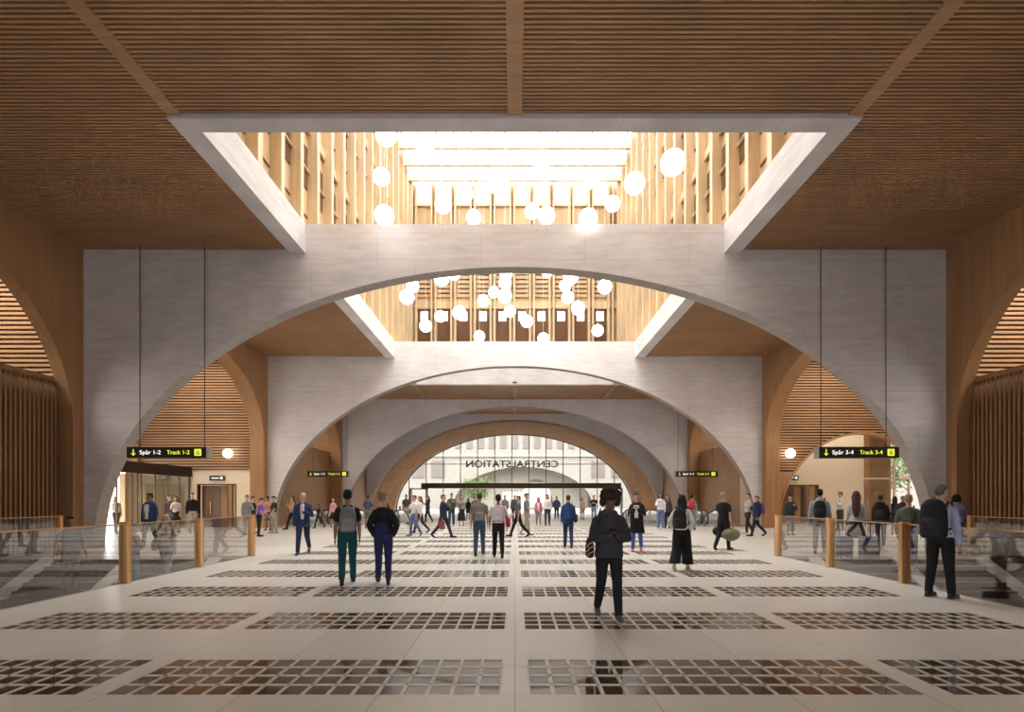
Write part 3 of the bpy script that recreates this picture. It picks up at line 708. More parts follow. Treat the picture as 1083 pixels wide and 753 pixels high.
LEG = {'stand': ((3, 4), (-3, 3)), 'walkl': ((19, 6), (-14, 30)), 'walkr': ((-14, 30), (19, 6)), 'stepl': ((12, 8), (-8, 22)), 'stepr': ((-8, 22), (12, 8)), 'bigl': ((23, 5), (-19, 24)), 'bigr': ((-19, 24), (23, 5)), 'wide': ((2, 2), (-2, 2))}
def remesh(o, vox, smooth=3, folds=0):
    r = o.modifiers.new('surface', 'REMESH'); r.mode = 'VOXEL'; r.voxel_size = vox; r.use_smooth_shade = True
    s = o.modifiers.new('soften', 'SMOOTH'); s.iterations = smooth; s.factor = .6
    if folds:
        if 'fold' not in bpy.data.textures: tx = bpy.data.textures.new('fold', 'CLOUDS'); tx.noise_scale = .11; tx.noise_depth = 2
        d = o.modifiers.new('folds', 'DISPLACE'); d.texture = bpy.data.textures['fold']; d.strength = folds; d.mid_level = .5; d.texture_coords = 'LOCAL'
    return o
def hand(mb, w, d, palm_n, k, curl=.35, thumb=None, fine=False):
    """w wrist, d forearm direction, palm_n direction the palm faces"""
    d = d.normalized(); pn = (palm_n-d*palm_n.dot(d)).normalized(); sd = d.cross(pn)
    if thumb is not None and sd.dot(thumb) < 0: sd = -sd
    mb.tube([w, w+d*.03*k, w+d*.065*k, w+d*.088*k], [.022*k, .027*k, .031*k, .028*k], 10, .45, pn)
    for i, (off, L) in enumerate(((.027, .066), (.009, .074), (-.009, .069), (-.026, .054))):
        b = w+d*.083*k+sd*off*k; p = [b]; dd = d
        for j in range(3):
            ax = math.cos(curl*(j+.5)), math.sin(curl*(j+.5)); dd = d*ax[0]+pn*ax[1]; p.append(p[-1]+dd*L*k*(.45, .31, .24)[j])
        mb.tube(p, [.0095*k, .009*k, .008*k, .007*k], 7)
    b = w+d*.022*k+sd*.022*k; td = (d*.65+sd*.75+pn*.35).normalized()
    mb.tube([b, b+td*.035*k, b+td*.055*k+d*.014*k+pn*.004*k, b+td*.064*k+d*.036*k+pn*.01*k], [.013*k, .011*k, .010*k, .008*k], 7)
def person(px, yt, yf, label, rot=0, top=('tee', GRY), legs=('trousers', BLK), skin=SK1, hair=('short', HB), arms=('down', 'down'), pose='stand', shoe=BLK, fem=0, bag=None, bow=0, yaw=0, lean=0, level=0.0, dist=None, cat='person', height=None, coat=None, group=None, bulk=1.0):
    Y = dist or FPX*(EYE-level)/(yf-HY); s_ = FPX/Y; X = (px-CX)/s_
    H = height or (yf-yt)/s_; H = max(1.35, min(1.98, H)); k = H/1.75
    fine = s_ > 50; vox = .010 if fine else (.014 if s_ > 34 else .02)
    rot += math.degrees(math.atan((CX-px)/FPX)); root = empty('person', (X, Y, level), R_(rot)); tag(root, label, cat)
    if group: root['group'] = group
    V = Vector
    shw = (.148 if fem else .168)*bulk; hw = .088
    # legs
    J = []
    for i, (th, kn) in enumerate(LEG[pose]):
        sx = (-1, 1)[i]; hp = V((sx*hw, 0, .93)); a = R_(th); kv = hp+V((0, -math.sin(a), -math.cos(a)))*.44
        b = R_(th-kn); an = kv+V((0, -math.sin(b), -math.cos(b)))*.42; spread = .02 if pose != 'wide' else .05
        kv.x += sx*spread*.4; an.x += sx*spread; J.append((hp, kv, an, b))
    low = min(j[2].z-(.085 if abs(j[3]) < R_(25) else .10) for j in J)
    dz = -low
    def sh(p): p = V(p); p.z += dz; p.y -= max(0, p.z-.95)*math.tan(R_(lean)); return p*k
    J = [(sh(a), sh(b), sh(c), d) for a, b, c, d in J]
    def tr(rows, grow=0, gy=None, bm=None):   # horizontal torso rings
        out = []
        for z, rx, ry, yo in rows:
            c = sh((0, yo, z)); out.append((c, V((rx+grow, 0, 0))*k, V((0, ry+(gy if gy is not None else grow), 0))*k))
        return out
    T = [(.86, .13, .10, .0), (.93, .165, .115, .005), (1.0, .155, .11, .0), (1.10, .128 if fem else .145, .092, -.005), (1.20, .14 if fem else .155, .105, -.005), (1.32, .150*bulk, .112, 0), (1.39, .142*bulk, .095, .005), (1.43, .105, .078, .01), (1.46, .075, .065, .01), (1.49, .055, .052, .01)]
    if fem: T[1] = (.93, .172, .12, .01)
    body = MB(); body.loft(tr(T, -.004), 16)
    # head
    nb = sh((0, .01, 1.46)); hm = Matrix.Rotation(R_(yaw), 3, 'Z') @ Matrix.Rotation(R_(bow), 3, 'X')
    def hd(x, y, z): return nb+hm @ (V((x, y, z-1.46))*k)
    body.tube([nb-V((0, 0, .03))*k, hd(0, .005, 1.52), hd(0, -.0, 1.58)], [.055*k, .05*k, .05*k], 12)
    HR = [(1.515, .022, .02, -.062), (1.53, .042, .042, -.045), (1.56, .058, .07, -.022), (1.60, .068, .088, -.006), (1.64, .074, .096, .0), (1.68, .074, .096, .004), (1.715, .062, .08, .008), (1.74, .038, .05, .01), (1.75, .014, .02, .01)]
    body.loft([(hd(0, yo, z), hm @ V((rx*k, 0, 0)), hm @ V((0, ry*k, 0))) for z, rx, ry, yo in HR], 16)
    body.tube([hd(0, -.092, 1.645), hd(0, -.106, 1.615), hd(0, -.115, 1.597)], [.009*k, .012*k, .014*k], 8)
    body.tube([hd(-.03, -.086, 1.655), hd(.03, -.086, 1.655)], .011*k, 6)
    for e in (-1, 1): body.ball(hd(e*.078, .005, 1.625), .010*k, .02*k, .032*k, 8, 5)
    # arms
    W_ = []; sleeves = []
    for i, nm in enumerate(arms):
        sx = (-1, 1)[i]; ud, fd = (V(q) for q in (ARM[nm] if isinstance(nm, str) else nm)); ud.x *= sx; fd.x *= sx
        ud.normalize(); fd.normalize(); S = sh((sx*shw, .005, 1.372)); E = S+ud*.285*k; Wr = E+fd*.245*k
        body.tube([S-V((sx*.06, 0, -.01))*k, S, S+ud*.14*k, E], [.036*k, .042*k, .042*k, .036*k], 10)
        body.tube([E, E+fd*.08*k, Wr], [.038*k, .038*k, .025*k], 10)
        inward = V((-sx, -.1, 0)); up_ = V((0, -1, .0)) if nm not in ('phone', 'chest', 'hold', 'strap') else V((0, 0, 1))
        pn = inward if nm not in ('phone', 'chest', 'hold') else V((-sx*.3, .5, .8)) 
        hand(body, Wr, fd, pn, k, .35 if nm not in ('phone', 'hold', 'strap', 'chest') else .75, V((0, -1, .2)) if nm not in ('phone', 'chest') else V((-sx, 0, .6)))
        W_.append((Wr, Wr+fd*.09*k)); sleeves.append((S, E, Wr, ud, fd, sx))
    # legs
    for hp, kv, an, b in J:
        body.tube([hp, (hp+kv)/2, kv, kv*.7+an*.3, an], [.08*k, .072*k, .052*k, .052*k, .036*k], 12)
    feet = []
    for idx, (hp, kv, an, b) in enumerate(J):
        back = b < R_(-15); f = V((0, -1, 0)) if not back else V((0, -.75, -.66)); f.normalize()
        hl = an+V((0, .035, -.045))*k; toe = hl+f*.235*k
        if not back: hl.z = max(hl.z, .045*k); toe.z = .035*k
        body.tube([an, (an+hl)/2, hl*.4+toe*.6, toe], [.036*k, .036*k, .032*k, .025*k], 10)
        feet.append((an, hl, toe))
    b_ = remesh(body.build('body', cmat('skin', skin), root, True), vox*.8 if fine else vox, 1)
    # shoes
    for an, hl, toe in feet:
        s = MB(); s.tube([hl+V((0, .01, 0))*k, hl*.6+toe*.4, toe], [.043*k, .046*k, .036*k], 10, 1); s.tube([an+V((0, 0, -.0)), hl], [.042*k, .044*k], 10)
        o = remesh(s.build('shoe', cmat('shoe', shoe), root, True), vox, 2)
        if fine:
            so = MB(); d = (toe-hl); so.bar(hl-d*.15-V((0, 0, .036))*k, toe+d*.1-V((0, 0, .03))*k, .08*k, .018*k); so.build('sole', cmat('shoe', (.5, .5, .5) if shoe != BLK else (.1, .1, .1)), o, bevel=.006)
    # lower garment
    lk, lc = legs[0], legs[1]
    g = MB(); hips = [(.84, .135, .11, .0), (.93, .168, .118, .005), (1.0, .160, .113, .0), (1.05, .145, .10, .0)]
    if lk in ('trousers', 'wide', 'shorts', 'jeans', 'crop'):
        g.loft(tr(hips, .012), 16)
        for hp, kv, an, b in J:
            if lk == 'shorts': g.tube([hp, (hp+kv)/2, kv+V((0, 0, .06))], [.10*k, .098*k, .092*k], 12)
            else:
                w0, w1, w2 = (.096, .072, .056) if lk in ('trousers', 'jeans') else ((.115, .12, .13) if lk == 'wide' else (.10, .08, .075))
                end = (an*1.0 if lk != 'wide' else an*.85+kv*.15) if lk != 'crop' else kv*.3+an*.7
                if lk == 'wide':
                    g.loft([(q_, V((r_*k, 0, 0)), V((0, r_*k, 0))) for q_, r_ in ((hp+V((0, 0, .04)), .09), (hp, .112), ((hp+kv)/2, .115), (kv, .115), ((kv+an)/2, .125), (kv*.12+an*.88, .135))], 16); continue
                g.tube([hp, (hp+kv)/2, kv, (kv+end)/2, end], [w0*k, .088*k if lk != 'wide' else .11*k, w1*k, (w1+w2)/2*k, w2*k], 12)
        nmg = {'jeans': 'jeans', 'shorts': 'shorts'}.get(lk, 'trousers')
    else:
        zb = .50 if lk == 'skirt' else .28; yb = .02
        g.loft(tr([(zb, .21 if lk == 'skirt' else .23, .19, yb), (.7, .195, .165, .01)]+hips, .012), 18); nmg = 'skirt'
    remesh(g.build(nmg, cmat('cloth' if len(legs) < 3 else legs[2], lc), root, True), vox, 3, .014 if fine else .008)
    # upper garment
    tk, tc = top[0], top[1]; kindm = top[2] if len(top) > 2 else 'cloth'
    hem = {'tee': .95, 'shirt': .93, 'sweater': .94, 'jacket': .86, 'blazer': .80, 'coat': .55, 'hoodie': .86, 'vest': .9}[tk]
    gr = {'tee': .014, 'shirt': .016, 'sweater': .024, 'jacket': .034, 'blazer': .028, 'coat': .036, 'hoodie': .036, 'vest': .02}[tk]
    g = MB(); rows_ = [(hem, .165 if hem > .8 else .21, .12 if hem > .8 else .16, .005)]+[r for r in T if r[0] > hem+.03 and r[0] < 1.47]
    if tk in ('jacket', 'hoodie', 'coat', 'sweater'): rows_ = [(z, max(rx, .155) if z < 1.3 else rx, max(ry, .11), yo) for z, rx, ry, yo in rows_]
    g.loft(tr(rows_, gr), 18)
    long_ = tk not in ('tee', 'vest')
    for S, E, Wr, ud, fd, sx in sleeves:
        a = S-V((sx*.06, 0, -.018))*k
        if long_: g.tube([a, S, S+ud*.14*k, E, E+fd*.1*k, Wr-fd*.01], [(.040+gr*.5)*k, (.043+gr*.6)*k, (.048+gr)*k, (.042+gr)*k, (.038+gr)*k, (.03+gr*.7)*k], 12)
        elif tk == 'tee': g.tube([a, S, S+ud*.09*k, S+ud*.17*k], [(.038+gr*.7)*k, (.043+gr*.8)*k, (.050+gr)*k, (.054+gr)*k], 12)
    if tk in ('hoodie', 'jacket'): g.tube([sh((-.09, .03, 1.46)), sh((0, .085, 1.49)), sh((.09, .03, 1.46))], [.04*k, .055*k, .04*k], 10)
    if tk in ('blazer', 'coat', 'shirt', 'jacket', 'hoodie'): g.tube([sh((-.06, -.045, 1.455)), sh((-.055, .05, 1.49)), sh((.055, .05, 1.49)), sh((.06, -.045, 1.455))], [.018*k, .022*k, .022*k, .018*k], 8)
    nm = {'tee': 't_shirt', 'shirt': 'shirt', 'sweater': 'sweater', 'jacket': 'jacket', 'blazer': 'blazer', 'coat': 'coat', 'hoodie': 'hooded_jacket', 'vest': 'vest'}[tk]
    remesh(g.build(nm, cmat(kindm, tc), root, True), vox, 3, .016 if fine and long_ else .008)
    if coat:   # visible inner shirt in an open front
        g = MB(); zt, zb = 1.46, (1.0 if coat[0] == 'shirt_front' else .9)
        w1 = .055; yy = -.115-gr
        wf = 1.0 if coat[0] == 'shirt_front' and tk != 'coat' else 1.45; rows2 = [(1.45, .04*wf, -.075), (1.38, .052*wf, -.098-gr), (1.25, .055*wf, -.118-gr), (1.1, .042*wf, -.112-gr), (zb, .034*wf, -.118-gr)]
        g.loft([(sh((0, y+.012, z)), V((w*k, 0, 0)), V((0, .022*k, 0))) for z, w, y in reversed(rows2)], 12); g.build('shirt', cmat('cloth', coat[1]), root, True)
        if len(coat) > 2:
            g = MB(); g.loft([(sh((0, y-.006, z)), V((w*k, 0, 0)), V((0, .006*k, 0))) for z, w, y in ((1.12, .018, -.112-gr), (1.25, .024, -.116-gr), (1.39, .014, -.098-gr), (1.43, .02, -.088))], 8); g.build('necktie', cmat('cloth', coat[2]), root, True)
    # hair
    hk, hc = hair; g = MB()
    def hb(x, y, z, rx, ry, rz): g.ball(hd(x, y, z), rx*k, ry*k, rz*k, 14, 8, hm)
    if hk == 'bald': hb(0, .04, 1.63, .077, .07, .05)
    elif hk == 'cap': hb(0, .012, 1.70, .083, .10, .062); g.tube([hd(-.05, -.09, 1.69), hd(0, -.13, 1.685), hd(.05, -.09, 1.69)], [.012*k, .014*k, .012*k], 8)
    else:
        hb(0, .02, 1.685, .079, .09, .074); hb(0, .042, 1.64, .078, .07, .075); hb(0, -.006, 1.718, .072, .098, .042)
        if hk == 'curly':
            rnd = random.Random(3)
            for q in range(90):
                a = rnd.uniform(0, 6.283); e = rnd.uniform(-.35, 1.4); d = V((math.cos(a)*math.cos(e)*.125, math.sin(a)*math.cos(e)*.12, math.sin(e)*.115))
                if d.y < -.02 and d.z < .05: continue
                hb(d.x, d.y+.015, 1.70+d.z, .036, .036, .036)
            hb(0, .055, 1.715, .128, .11, .105)
            for e in (-1, 1): hb(e*.098, .015, 1.635, .05, .06, .075); hb(e*.055, -.055, 1.745, .06, .045, .045)
        if hk == 'bun': hb(0, .10, 1.73, .05, .05, .05); hb(0, .05, 1.66, .085, .08, .08)
        if hk in ('long', 'verylong'):
            zb = 1.33 if hk == 'long' else 1.05
            g.loft([(sh((0, .135 if hk == 'long' else .15, zb)), V((.05*k, 0, 0)), V((0, .02*k, 0))), (sh((0, .14, (zb+1.5)/2)), V((.105*k, 0, 0)), V((0, .04*k, 0))), (hd(0, .085, 1.53), V((.098*k, 0, 0)), V((0, .045*k, 0))), (hd(0, .05, 1.62), V((.09*k, 0, 0)), V((0, .06*k, 0))), (hd(0, .03, 1.70), V((.08*k, 0, 0)), V((0, .06*k, 0)))], 14)
            for e in (-1, 1): g.tube([hd(e*.078, .01, 1.66), hd(e*.088, .02, 1.58), hd(e*.085, .03, 1.49)], [.022*k, .028*k, .02*k], 8)
        if hk == 'bob':
            for e in (-1, 1): g.tube([hd(e*.07, .01, 1.68), hd(e*.085, .02, 1.60), hd(e*.08, .02, 1.535)], [.03*k, .035*k, .028*k], 8)
            hb(0, .07, 1.59, .085, .05, .075)
    remesh(g.build('hair' if hk != 'cap' else 'cap', cmat('hair' if hk != 'cap' else 'cloth', hc), root, True), max(.009, vox*.8), 1, .03 if hk == 'curly' else (.010 if hk in ('long', 'verylong') else 0))
    if s_ > 26 and abs(rot) < 100:
        for e in (-1, 1):
            g = MB(); g.ball(hd(e*.031, -.085, 1.638), .012*k, .008*k, .007*k, 8, 5, hm); g.build('eye', cmat('shoe', (.04, .03, .02)), root, True)
        g = MB(); g.tube([hd(-.02, -.093, 1.566), hd(0, -.098, 1.565), hd(.02, -.093, 1.566)], [.005*k, .0075*k, .005*k], 6); g.build('mouth', cmat('skin', (skin[0]*.75, skin[1]*.45, skin[2]*.5)), root, True)
    mt = Matrix.Translation((X, Y, level)) @ Matrix.Rotation(R_(rot), 4, 'Z')
    if bag:
        for bg_ in (bag if isinstance(bag, list) else [bag]): make_bag(bg_, mt, k, sh, W_, gr, label, shw)
    return root, mt, W_, k
def make_bag(spec, mt, k, sh, W_, gr, plabel, shw):
    kind, c, lab = spec[:3]; V = Vector
    def place(name, loc, cat): 
        e = empty(name); e.matrix_world = mt @ Matrix.Translation(loc); tag(e, lab, cat); return e
    m1 = cmat('cloth', c); m2 = cmat('cloth', spec[3] if len(spec) > 3 else dk(c, .6))
    if kind in ('backpack', 'bigpack'):
        w, h, d = (.15, .23, .085) if kind == 'backpack' else (.18, .30, .12)
        c0 = sh((0, .115+gr, 1.2 if kind == 'backpack' else 1.22)); e = place('backpack', c0, 'backpack')
        g = MB(); g.loft([(V((0, d*.9, z*h))*k, V((r*w, 0, 0))*k, V((0, r*d, 0))*k) for z, r in ((-1, .8), (-.85, 1), (-.2, 1.03), (.4, .98), (.75, .85), (.95, .6), (1.02, .25))], 16); remesh(g.build('pack_body', m1, e, True), .012, 3)
        g = MB(); g.loft([(V((0, d*1.65, z*h))*k, V((r*w*.75, 0, 0))*k, V((0, r*d*.42, 0))*k) for z, r in ((-.85, .8), (-.7, 1), (-.2, 1), (.1, .8))], 14); g.build('front_pocket', m2, e, True)
        g = MB(); g.tube([V((-.03, d*.8, h*1.0))*k, V((0, d*.8, h*1.12))*k, V((.03, d*.8, h*1.0))*k], .008*k, 6); g.build('carry_loop', m2, e, True)
        for s in (-1, 1):
            o = sh((0, 0, 0))*0
            pts = [sh((s*.10, .09+gr, 1.36)), sh((s*.115, .04, 1.475+gr*.6)), sh((s*.12, -.06, 1.455+gr)), sh((s*.125, -.125-gr, 1.33)), sh((s*.135, -.11-gr, 1.18)), sh((s*.165, .02, 1.08)), sh((s*.12, .12+gr, 1.04))]
            pts = [p-c0 for p in pts]; g = MB(); g.tube(pts, .018*k, 8, .5); g.build('strap', m2, e, True)
    elif kind in ('shoulder', 'sling'):
        s = spec[4] if len(spec) > 4 else 1
        c0 = sh((s*(shw+.09), .06, .98)) if kind == 'shoulder' else sh((s*.03, .17+gr, 1.04)); e = place('shoulder_bag', c0, 'bag')
        w, d, h = (.055, .15, .14) if kind == 'shoulder' else (.13, .06, .12)
        g = MB(); g.loft([(V((0, 0, z*h))*k, V((r*w, 0, 0))*k, V((0, r*d, 0))*k) for z, r in ((-1, .75), (-.8, 1), (0, 1.02), (.7, .85), (1, .5))], 14); remesh(g.build('bag_body', m1, e, True), .012, 3)
        if 'tan stripes' in lab:
            for q in (-.5, 0, .45):
                g = MB(); g.tube([V((-w*1.0, -d*.75, h*(q-.35)))*k, V((-w*.6, -d*1.04, h*q))*k, V((w*.5, -d*1.06, h*(q+.2)))*k, V((w*1.02, -d*.7, h*(q+.3)))*k], .006*k, 6); g.build('stripe', cmat('cloth', (.6, .4, .28)), e, True)
        if kind == 'shoulder': pts = [V((0, -.10, .1))*k, sh((s*shw*.85, -.07-gr, 1.38))-c0, sh((s*shw*.7, .0, 1.485+gr))-c0, sh((s*shw*.85, .10+gr, 1.36))-c0, V((0, .10, .1))*k]
        else: pts = [V((-.10, -.03, .06))*k, sh((-s*.15, .10+gr, 1.25))-c0, sh((-s*.10, .03, 1.47+gr))-c0, sh((-s*.02, -.11-gr, 1.35))-c0, sh((s*.15, -.10-gr, 1.1))-c0, V((.12, -.02, .04))*k]
        g = MB(); g.tube(pts, .011*k, 7); g.build('strap', m2, e, True)
    elif kind in ('duffel', 'handbag', 'tote'):
        s = spec[4] if len(spec) > 4 else 1; hp = (W_[1] if s > 0 else W_[0])[1]
        L, r, z0 = {'duffel': (.22, .19, .28), 'handbag': (.13, .085, .22), 'tote': (.13, .07, .3)}[kind]
        c0 = hp-V((0, 0, z0*k)); e = place({'duffel': 'duffel_bag', 'handbag': 'handbag', 'tote': 'carrier_bag'}[kind], c0, 'bag')
        g = MB()
        if kind == 'duffel': g.tube([V((0, -L, 0))*k, V((0, 0, -.02))*k, V((0, L, 0))*k], [r*.85*k, r*k, r*.85*k], 16)
        else: g.loft([(V((0, 0, z*z0*.72))*k, V((q*r*.6, 0, 0))*k, V((0, q*L, 0))*k) for z, q in ((-1, .8), (-.85, 1), (0, 1), (.8, .9), (1, .75))], 14)
        remesh(g.build('bag_body', m1, e, True), .014, 3)
        if kind == 'duffel':
            g = MB(); g.tube([V((0, -L*.9, 0))*k+V((.04, 0, 0)), V((.04, 0, 0.03))*k, V((.04, L*.9, 0))*k], [r*.8*k, r*.9*k, r*.8*k], 14); g.build('side_pocket', m2, e, True)
        g = MB(); zz = z0*.55 if kind != 'duffel' else r*.8; g.tube([V((0, -L*.5, zz))*k, V((0, -.03, z0+.01))*k, V((0, .03, z0+.01))*k, V((0, L*.5, zz))*k], .010*k, 7); g.build('handle', m2, e, True)
def suitcase(px, yf, label, c, h=.55, w=.36, d=.24, level=0, rot=0, tilt=0, dist=None):
    Y = dist or FPX*(EYE-level)/(yf-HY); X = (px-CX)*Y/FPX; e = empty('suitcase', (X, Y, level), R_(rot)); tag(e, label, 'suitcase')
    m = cmat('shoe', c); z0 = .05
    s = MB().box(-w/2, w/2, -d/2, d/2, z0, z0+h).build('shell', m, e, bevel=.035)
    g = MB()
    for k in range(-2, 3): g.box(k*w/6-.008, k*w/6+.008, -d/2-.006, -d/2+.004, z0+.06, z0+h-.06)
    g.build('ribs', cmat('shoe', dk(c, .6)), s)
    MB().bar((-.09, d*.3, z0+h-.02), (-.09, d*.3, z0+h+.42), .014).bar((.09, d*.3, z0+h-.02), (.09, d*.3, z0+h+.42), .014).bar((-.10, d*.3, z0+h+.42), (.10, d*.3, z0+h+.42), .025).build('pull_handle', 'black', e)
    for sx in (-1, 1):
        for sy in (-1, 1): MB().tube([(sx*w*.4-.012, sy*d*.36, .028), (sx*w*.4+.012, sy*d*.36, .028)], .026, 10).build('wheel', 'rubber', e)
    return e
P = person
# --- foreground and central floor
r, mt, Wh, k = P(644, 521, 654, 'person in dark hooded jacket looking down at a phone, nearest in the foreground', 12, ('hoodie', (.038, .038, .046), 'quilt'), ('trousers', (.013, .013, .017)), SK3, ('curly', (.022, .015, .012)), ('phone', 'phone'), 'stepr', (.10, .10, .11), bow=26, yaw=2, bag=('shoulder', (.045, .02, .02), 'dark backpack with tan stripes slung at the side of the phone-gazing person', (.02, .015, .015), -1))
hm_ = (Wh[0][1]+Wh[1][1])/2
e = empty('mobile_phone'); e.matrix_world = mt @ Matrix.Translation(hm_+Vector((0, -.01, .03))) @ Euler((R_(-50), 0, 0)).to_matrix().to_4x4(); tag(e, 'dark mobile phone held in both hands of the foreground person', 'phone')
MB().box(-.037, .037, -.005, .005, -.07, .07).build('phone_case', 'black', e, bevel=.004); MB().box(-.033, .033, .005, .0058, -.064, .064).build('screen', cmat('shoe', (.05, .06, .08)), e)
# blue hem and pale collar of the foreground person
g = MB(); g.loft([(Vector((0, .005, z))*k, Vector((.20*k, 0, 0)), Vector((0, .145*k, 0))) for z in (.855, .885, .92)], 18); g.build('shirt_hem', cmat('cloth', (.03, .07, .13)), r, True)
P(367.5, 518, 617, 'person in black T-shirt and teal trousers walking away with a grey backpack', 182, ('tee', BLK), ('trousers', (.008, .075, .085)), SK2, ('short', (.01, .01, .014)), ('down', 'down'), 'stepl', (.02, .02, .025), bag=('backpack', (.16, .17, .18), 'grey sports backpack on the back of the person in teal trousers', (.26, .28, .30)))
P(405.5, 520.5, 616.5, 'person with blond bun in black sweater and blue jeans walking away', 176, ('sweater', (.013, .012, .016)), ('jeans', (.02, .028, .09)), SK1, ('bun', (.26, .16, .07)), ('pocket', 'pocket'), 'stepr', (.03, .03, .03), fem=1, yaw=-30, bag=('sling', (.018, .022, .085), 'navy sling bag on the lower back of the blond person', (.012, .015, .06)))
P(320.5, 520, 586, 'bald person in blue suit and white shirt striding forward, hand at chest', -8, ('blazer', (.022, .042, .11)), ('trousers', (.02, .036, .095)), SK1, ('bald', (.3, .18, .12)), ('down', 'chest'), 'walkl', (.05, .05, .06), coat=('shirt_front', WHT, (.25, .3, .45)), bow=-6)
P(507, 521.5, 587, 'person in grey-green T-shirt and blue jeans walking away with a grey backpack', 180, ('tee', (.19, .21, .17)), ('jeans', (.05, .085, .15)), SK1, ('short', HBR), ('down', 'down'), 'stepl', BLK, bag=('backpack', (.20, .17, .17), 'mauve grey backpack on the person in grey-green T-shirt', (.30, .26, .26)), bulk=1.1)
P(527, 523, 589.5, 'person in white T-shirt and black trousers walking away carrying a red bag', 180, ('tee', (.70, .66, .70)), ('trousers', (.013, .012, .014)), SK2, ('short', (.012, .01, .01)), ('down', 'down'), 'stepr', BLK, bag=('shoulder', (.45, .02, .035), 'red shoulder bag beside the person in white T-shirt', (.5, .02, .06), -1), bulk=1.12)
P(548, 523.5, 567.5, 'person in dark T-shirt and black jeans striding left, meeting the one in beige trousers', -82, ('tee', (.10, .10, .13)), ('trousers', BLK), SK1, ('short', HB), ('fwd', 'down'), 'bigl', BLK)
P(557, 521.8, 566, 'person in grey T-shirt and beige trousers reaching out an arm', 70, ('tee', (.16, .18, .22)), ('crop', (.36, .30, .24)), SK1, ('short', HB), ('reach', 'down'), 'stepl', (.3, .3, .3))
P(601, 523.5, 579, 'person in blue checked shirt and blue trousers walking away with a dark bag', 180, ('shirt', (.045, .10, .28), 'check'), ('trousers', (.022, .04, .12)), SK1, ('short', HBR), ('down', 'down'), 'stepr', BLK, bag=('shoulder', (.02, .025, .045), 'dark shoulder bag beside the blue checked shirt', BLK, -1))
P(673.5, 521.5, 583, 'person in long open black coat and blue jeans walking forward, pink shoes', -5, ('coat', (.014, .013, .015)), ('jeans', (.08, .14, .42)), SK1, ('bun', HB), ('hold', 'hold'), 'stepl', (.75, .12, .18), fem=1, coat=('shirt_front', WHT), yaw=15, bag=('sling', BLK, 'small black bag worn by the person in the long black coat', BLK))
P(721, 523.5, 603, 'person in white shirt and wide black trousers walking away with a black backpack', 168, ('shirt', (.68, .66, .64)), ('wide', (.012, .012, .013)), SK1, ('long', (.02, .015, .014)), ('pocket', 'pocket'), 'stepl', (.45, .40, .36), fem=1, yaw=35, bag=('backpack', (.018, .018, .02), 'black leather backpack on the person in wide black trousers', (.03, .03, .032)))
P(765, 521, 581.5, 'person in black polo shirt walking left carrying bulky bags', 150, ('tee', (.013, .013, .015)), ('trousers', BLK), SK1, ('short', HGR), ('down', 'fwd'), 'stepl', BLK, bulk=1.08, bag=[('duffel', (.016, .015, .015), 'round black and tan duffel bag carried low in front of the black polo shirt', (.38, .29, .2), 1), ('duffel', (.19, .165, .11), 'olive duffel bag carried behind the person in black polo shirt', (.12, .10, .07), -1)])
P(791, 522, 564.5, 'person in pale grey top walking beside one in navy, right of the third pier', -60, ('shirt', (.42, .40, .44)), ('trousers', (.03, .02, .02)), SK1, ('short', HBR), ('down', 'hold'), 'stepr', (.5, .5, .5), fem=1)
P(800, 524, 567, 'person in navy coat striding left with a purple backpack', -70, ('jacket', (.018, .025, .05)), ('trousers', (.018, .022, .04)), SK1, ('short', (.12, .05, .025)), ('hold', 'down'), 'walkr', BLK, bag=('backpack', (.17, .09, .3), 'purple backpack on the person in navy coat', (.12, .06, .22)))
# --- group beside the left glass end post
P(261.5, 524, 565.5, 'person in grey shirt at the left edge of the huddled group', 20, ('shirt', (.24, .27, .28)), ('trousers', (.28, .28, .26)), SK1, ('short', HB), ('down', 'hold'), 'stand', BLK)
P(267.5, 525.5, 564, 'person in black top with black bag inside the huddled group', 60, ('tee', BLK), ('trousers', (.05, .05, .06)), SK1, ('short', HB), ('down', 'down'), 'stand', BLK)
P(274, 527, 567.5, 'person in violet shirt leaning towards the huddled group', 70, ('tee', (.16, .10, .48)), ('trousers', BLK), SK1, ('short', HB), ('fwd', 'fwd'), 'stand', BLK, lean=9, bow=14)
P(283.5, 525, 561, 'person in pink shirt and shorts facing the camera in the huddled group', -20, ('shirt', (.62, .32, .28)), ('shorts', (.09, .09, .09)), SK2, ('short', HB), ('hold', 'hold'), 'stand', BLK, bow=15)
P(290, 525, 564, 'person in dark green top and khaki trousers at the right edge of the group', -65, ('tee', (.02, .035, .025)), ('trousers', (.33, .32, .26)), SK1, ('short', HB), ('hold', 'fwd'), 'stand', (.3, .3, .3), bow=10)
P(309, 524, 560, 'person in brown top and black skirt walking past the second pier', -75, ('vest', (.33, .2, .15)), ('trousers', BLK), SK1, ('long', HBR), ('hold', 'hold'), 'walkl', BLK, fem=1)
P(352.5, 527, 558, 'person in pink sleeveless top and black skirt by the left escalators', 0, ('vest', (.62, .33, .38)), ('skirt', BLK), SK1, ('long', HB), ('down', 'down'), 'stand', BLK, fem=1)
P(389, 523.5, 559, 'person in dark blue-grey shirt walking away behind the blond person', 180, ('tee', (.045, .06, .10)), ('shorts', (.16, .13, .11)), SK2, ('short', HB), ('down', 'down'), 'stepr', BLK)
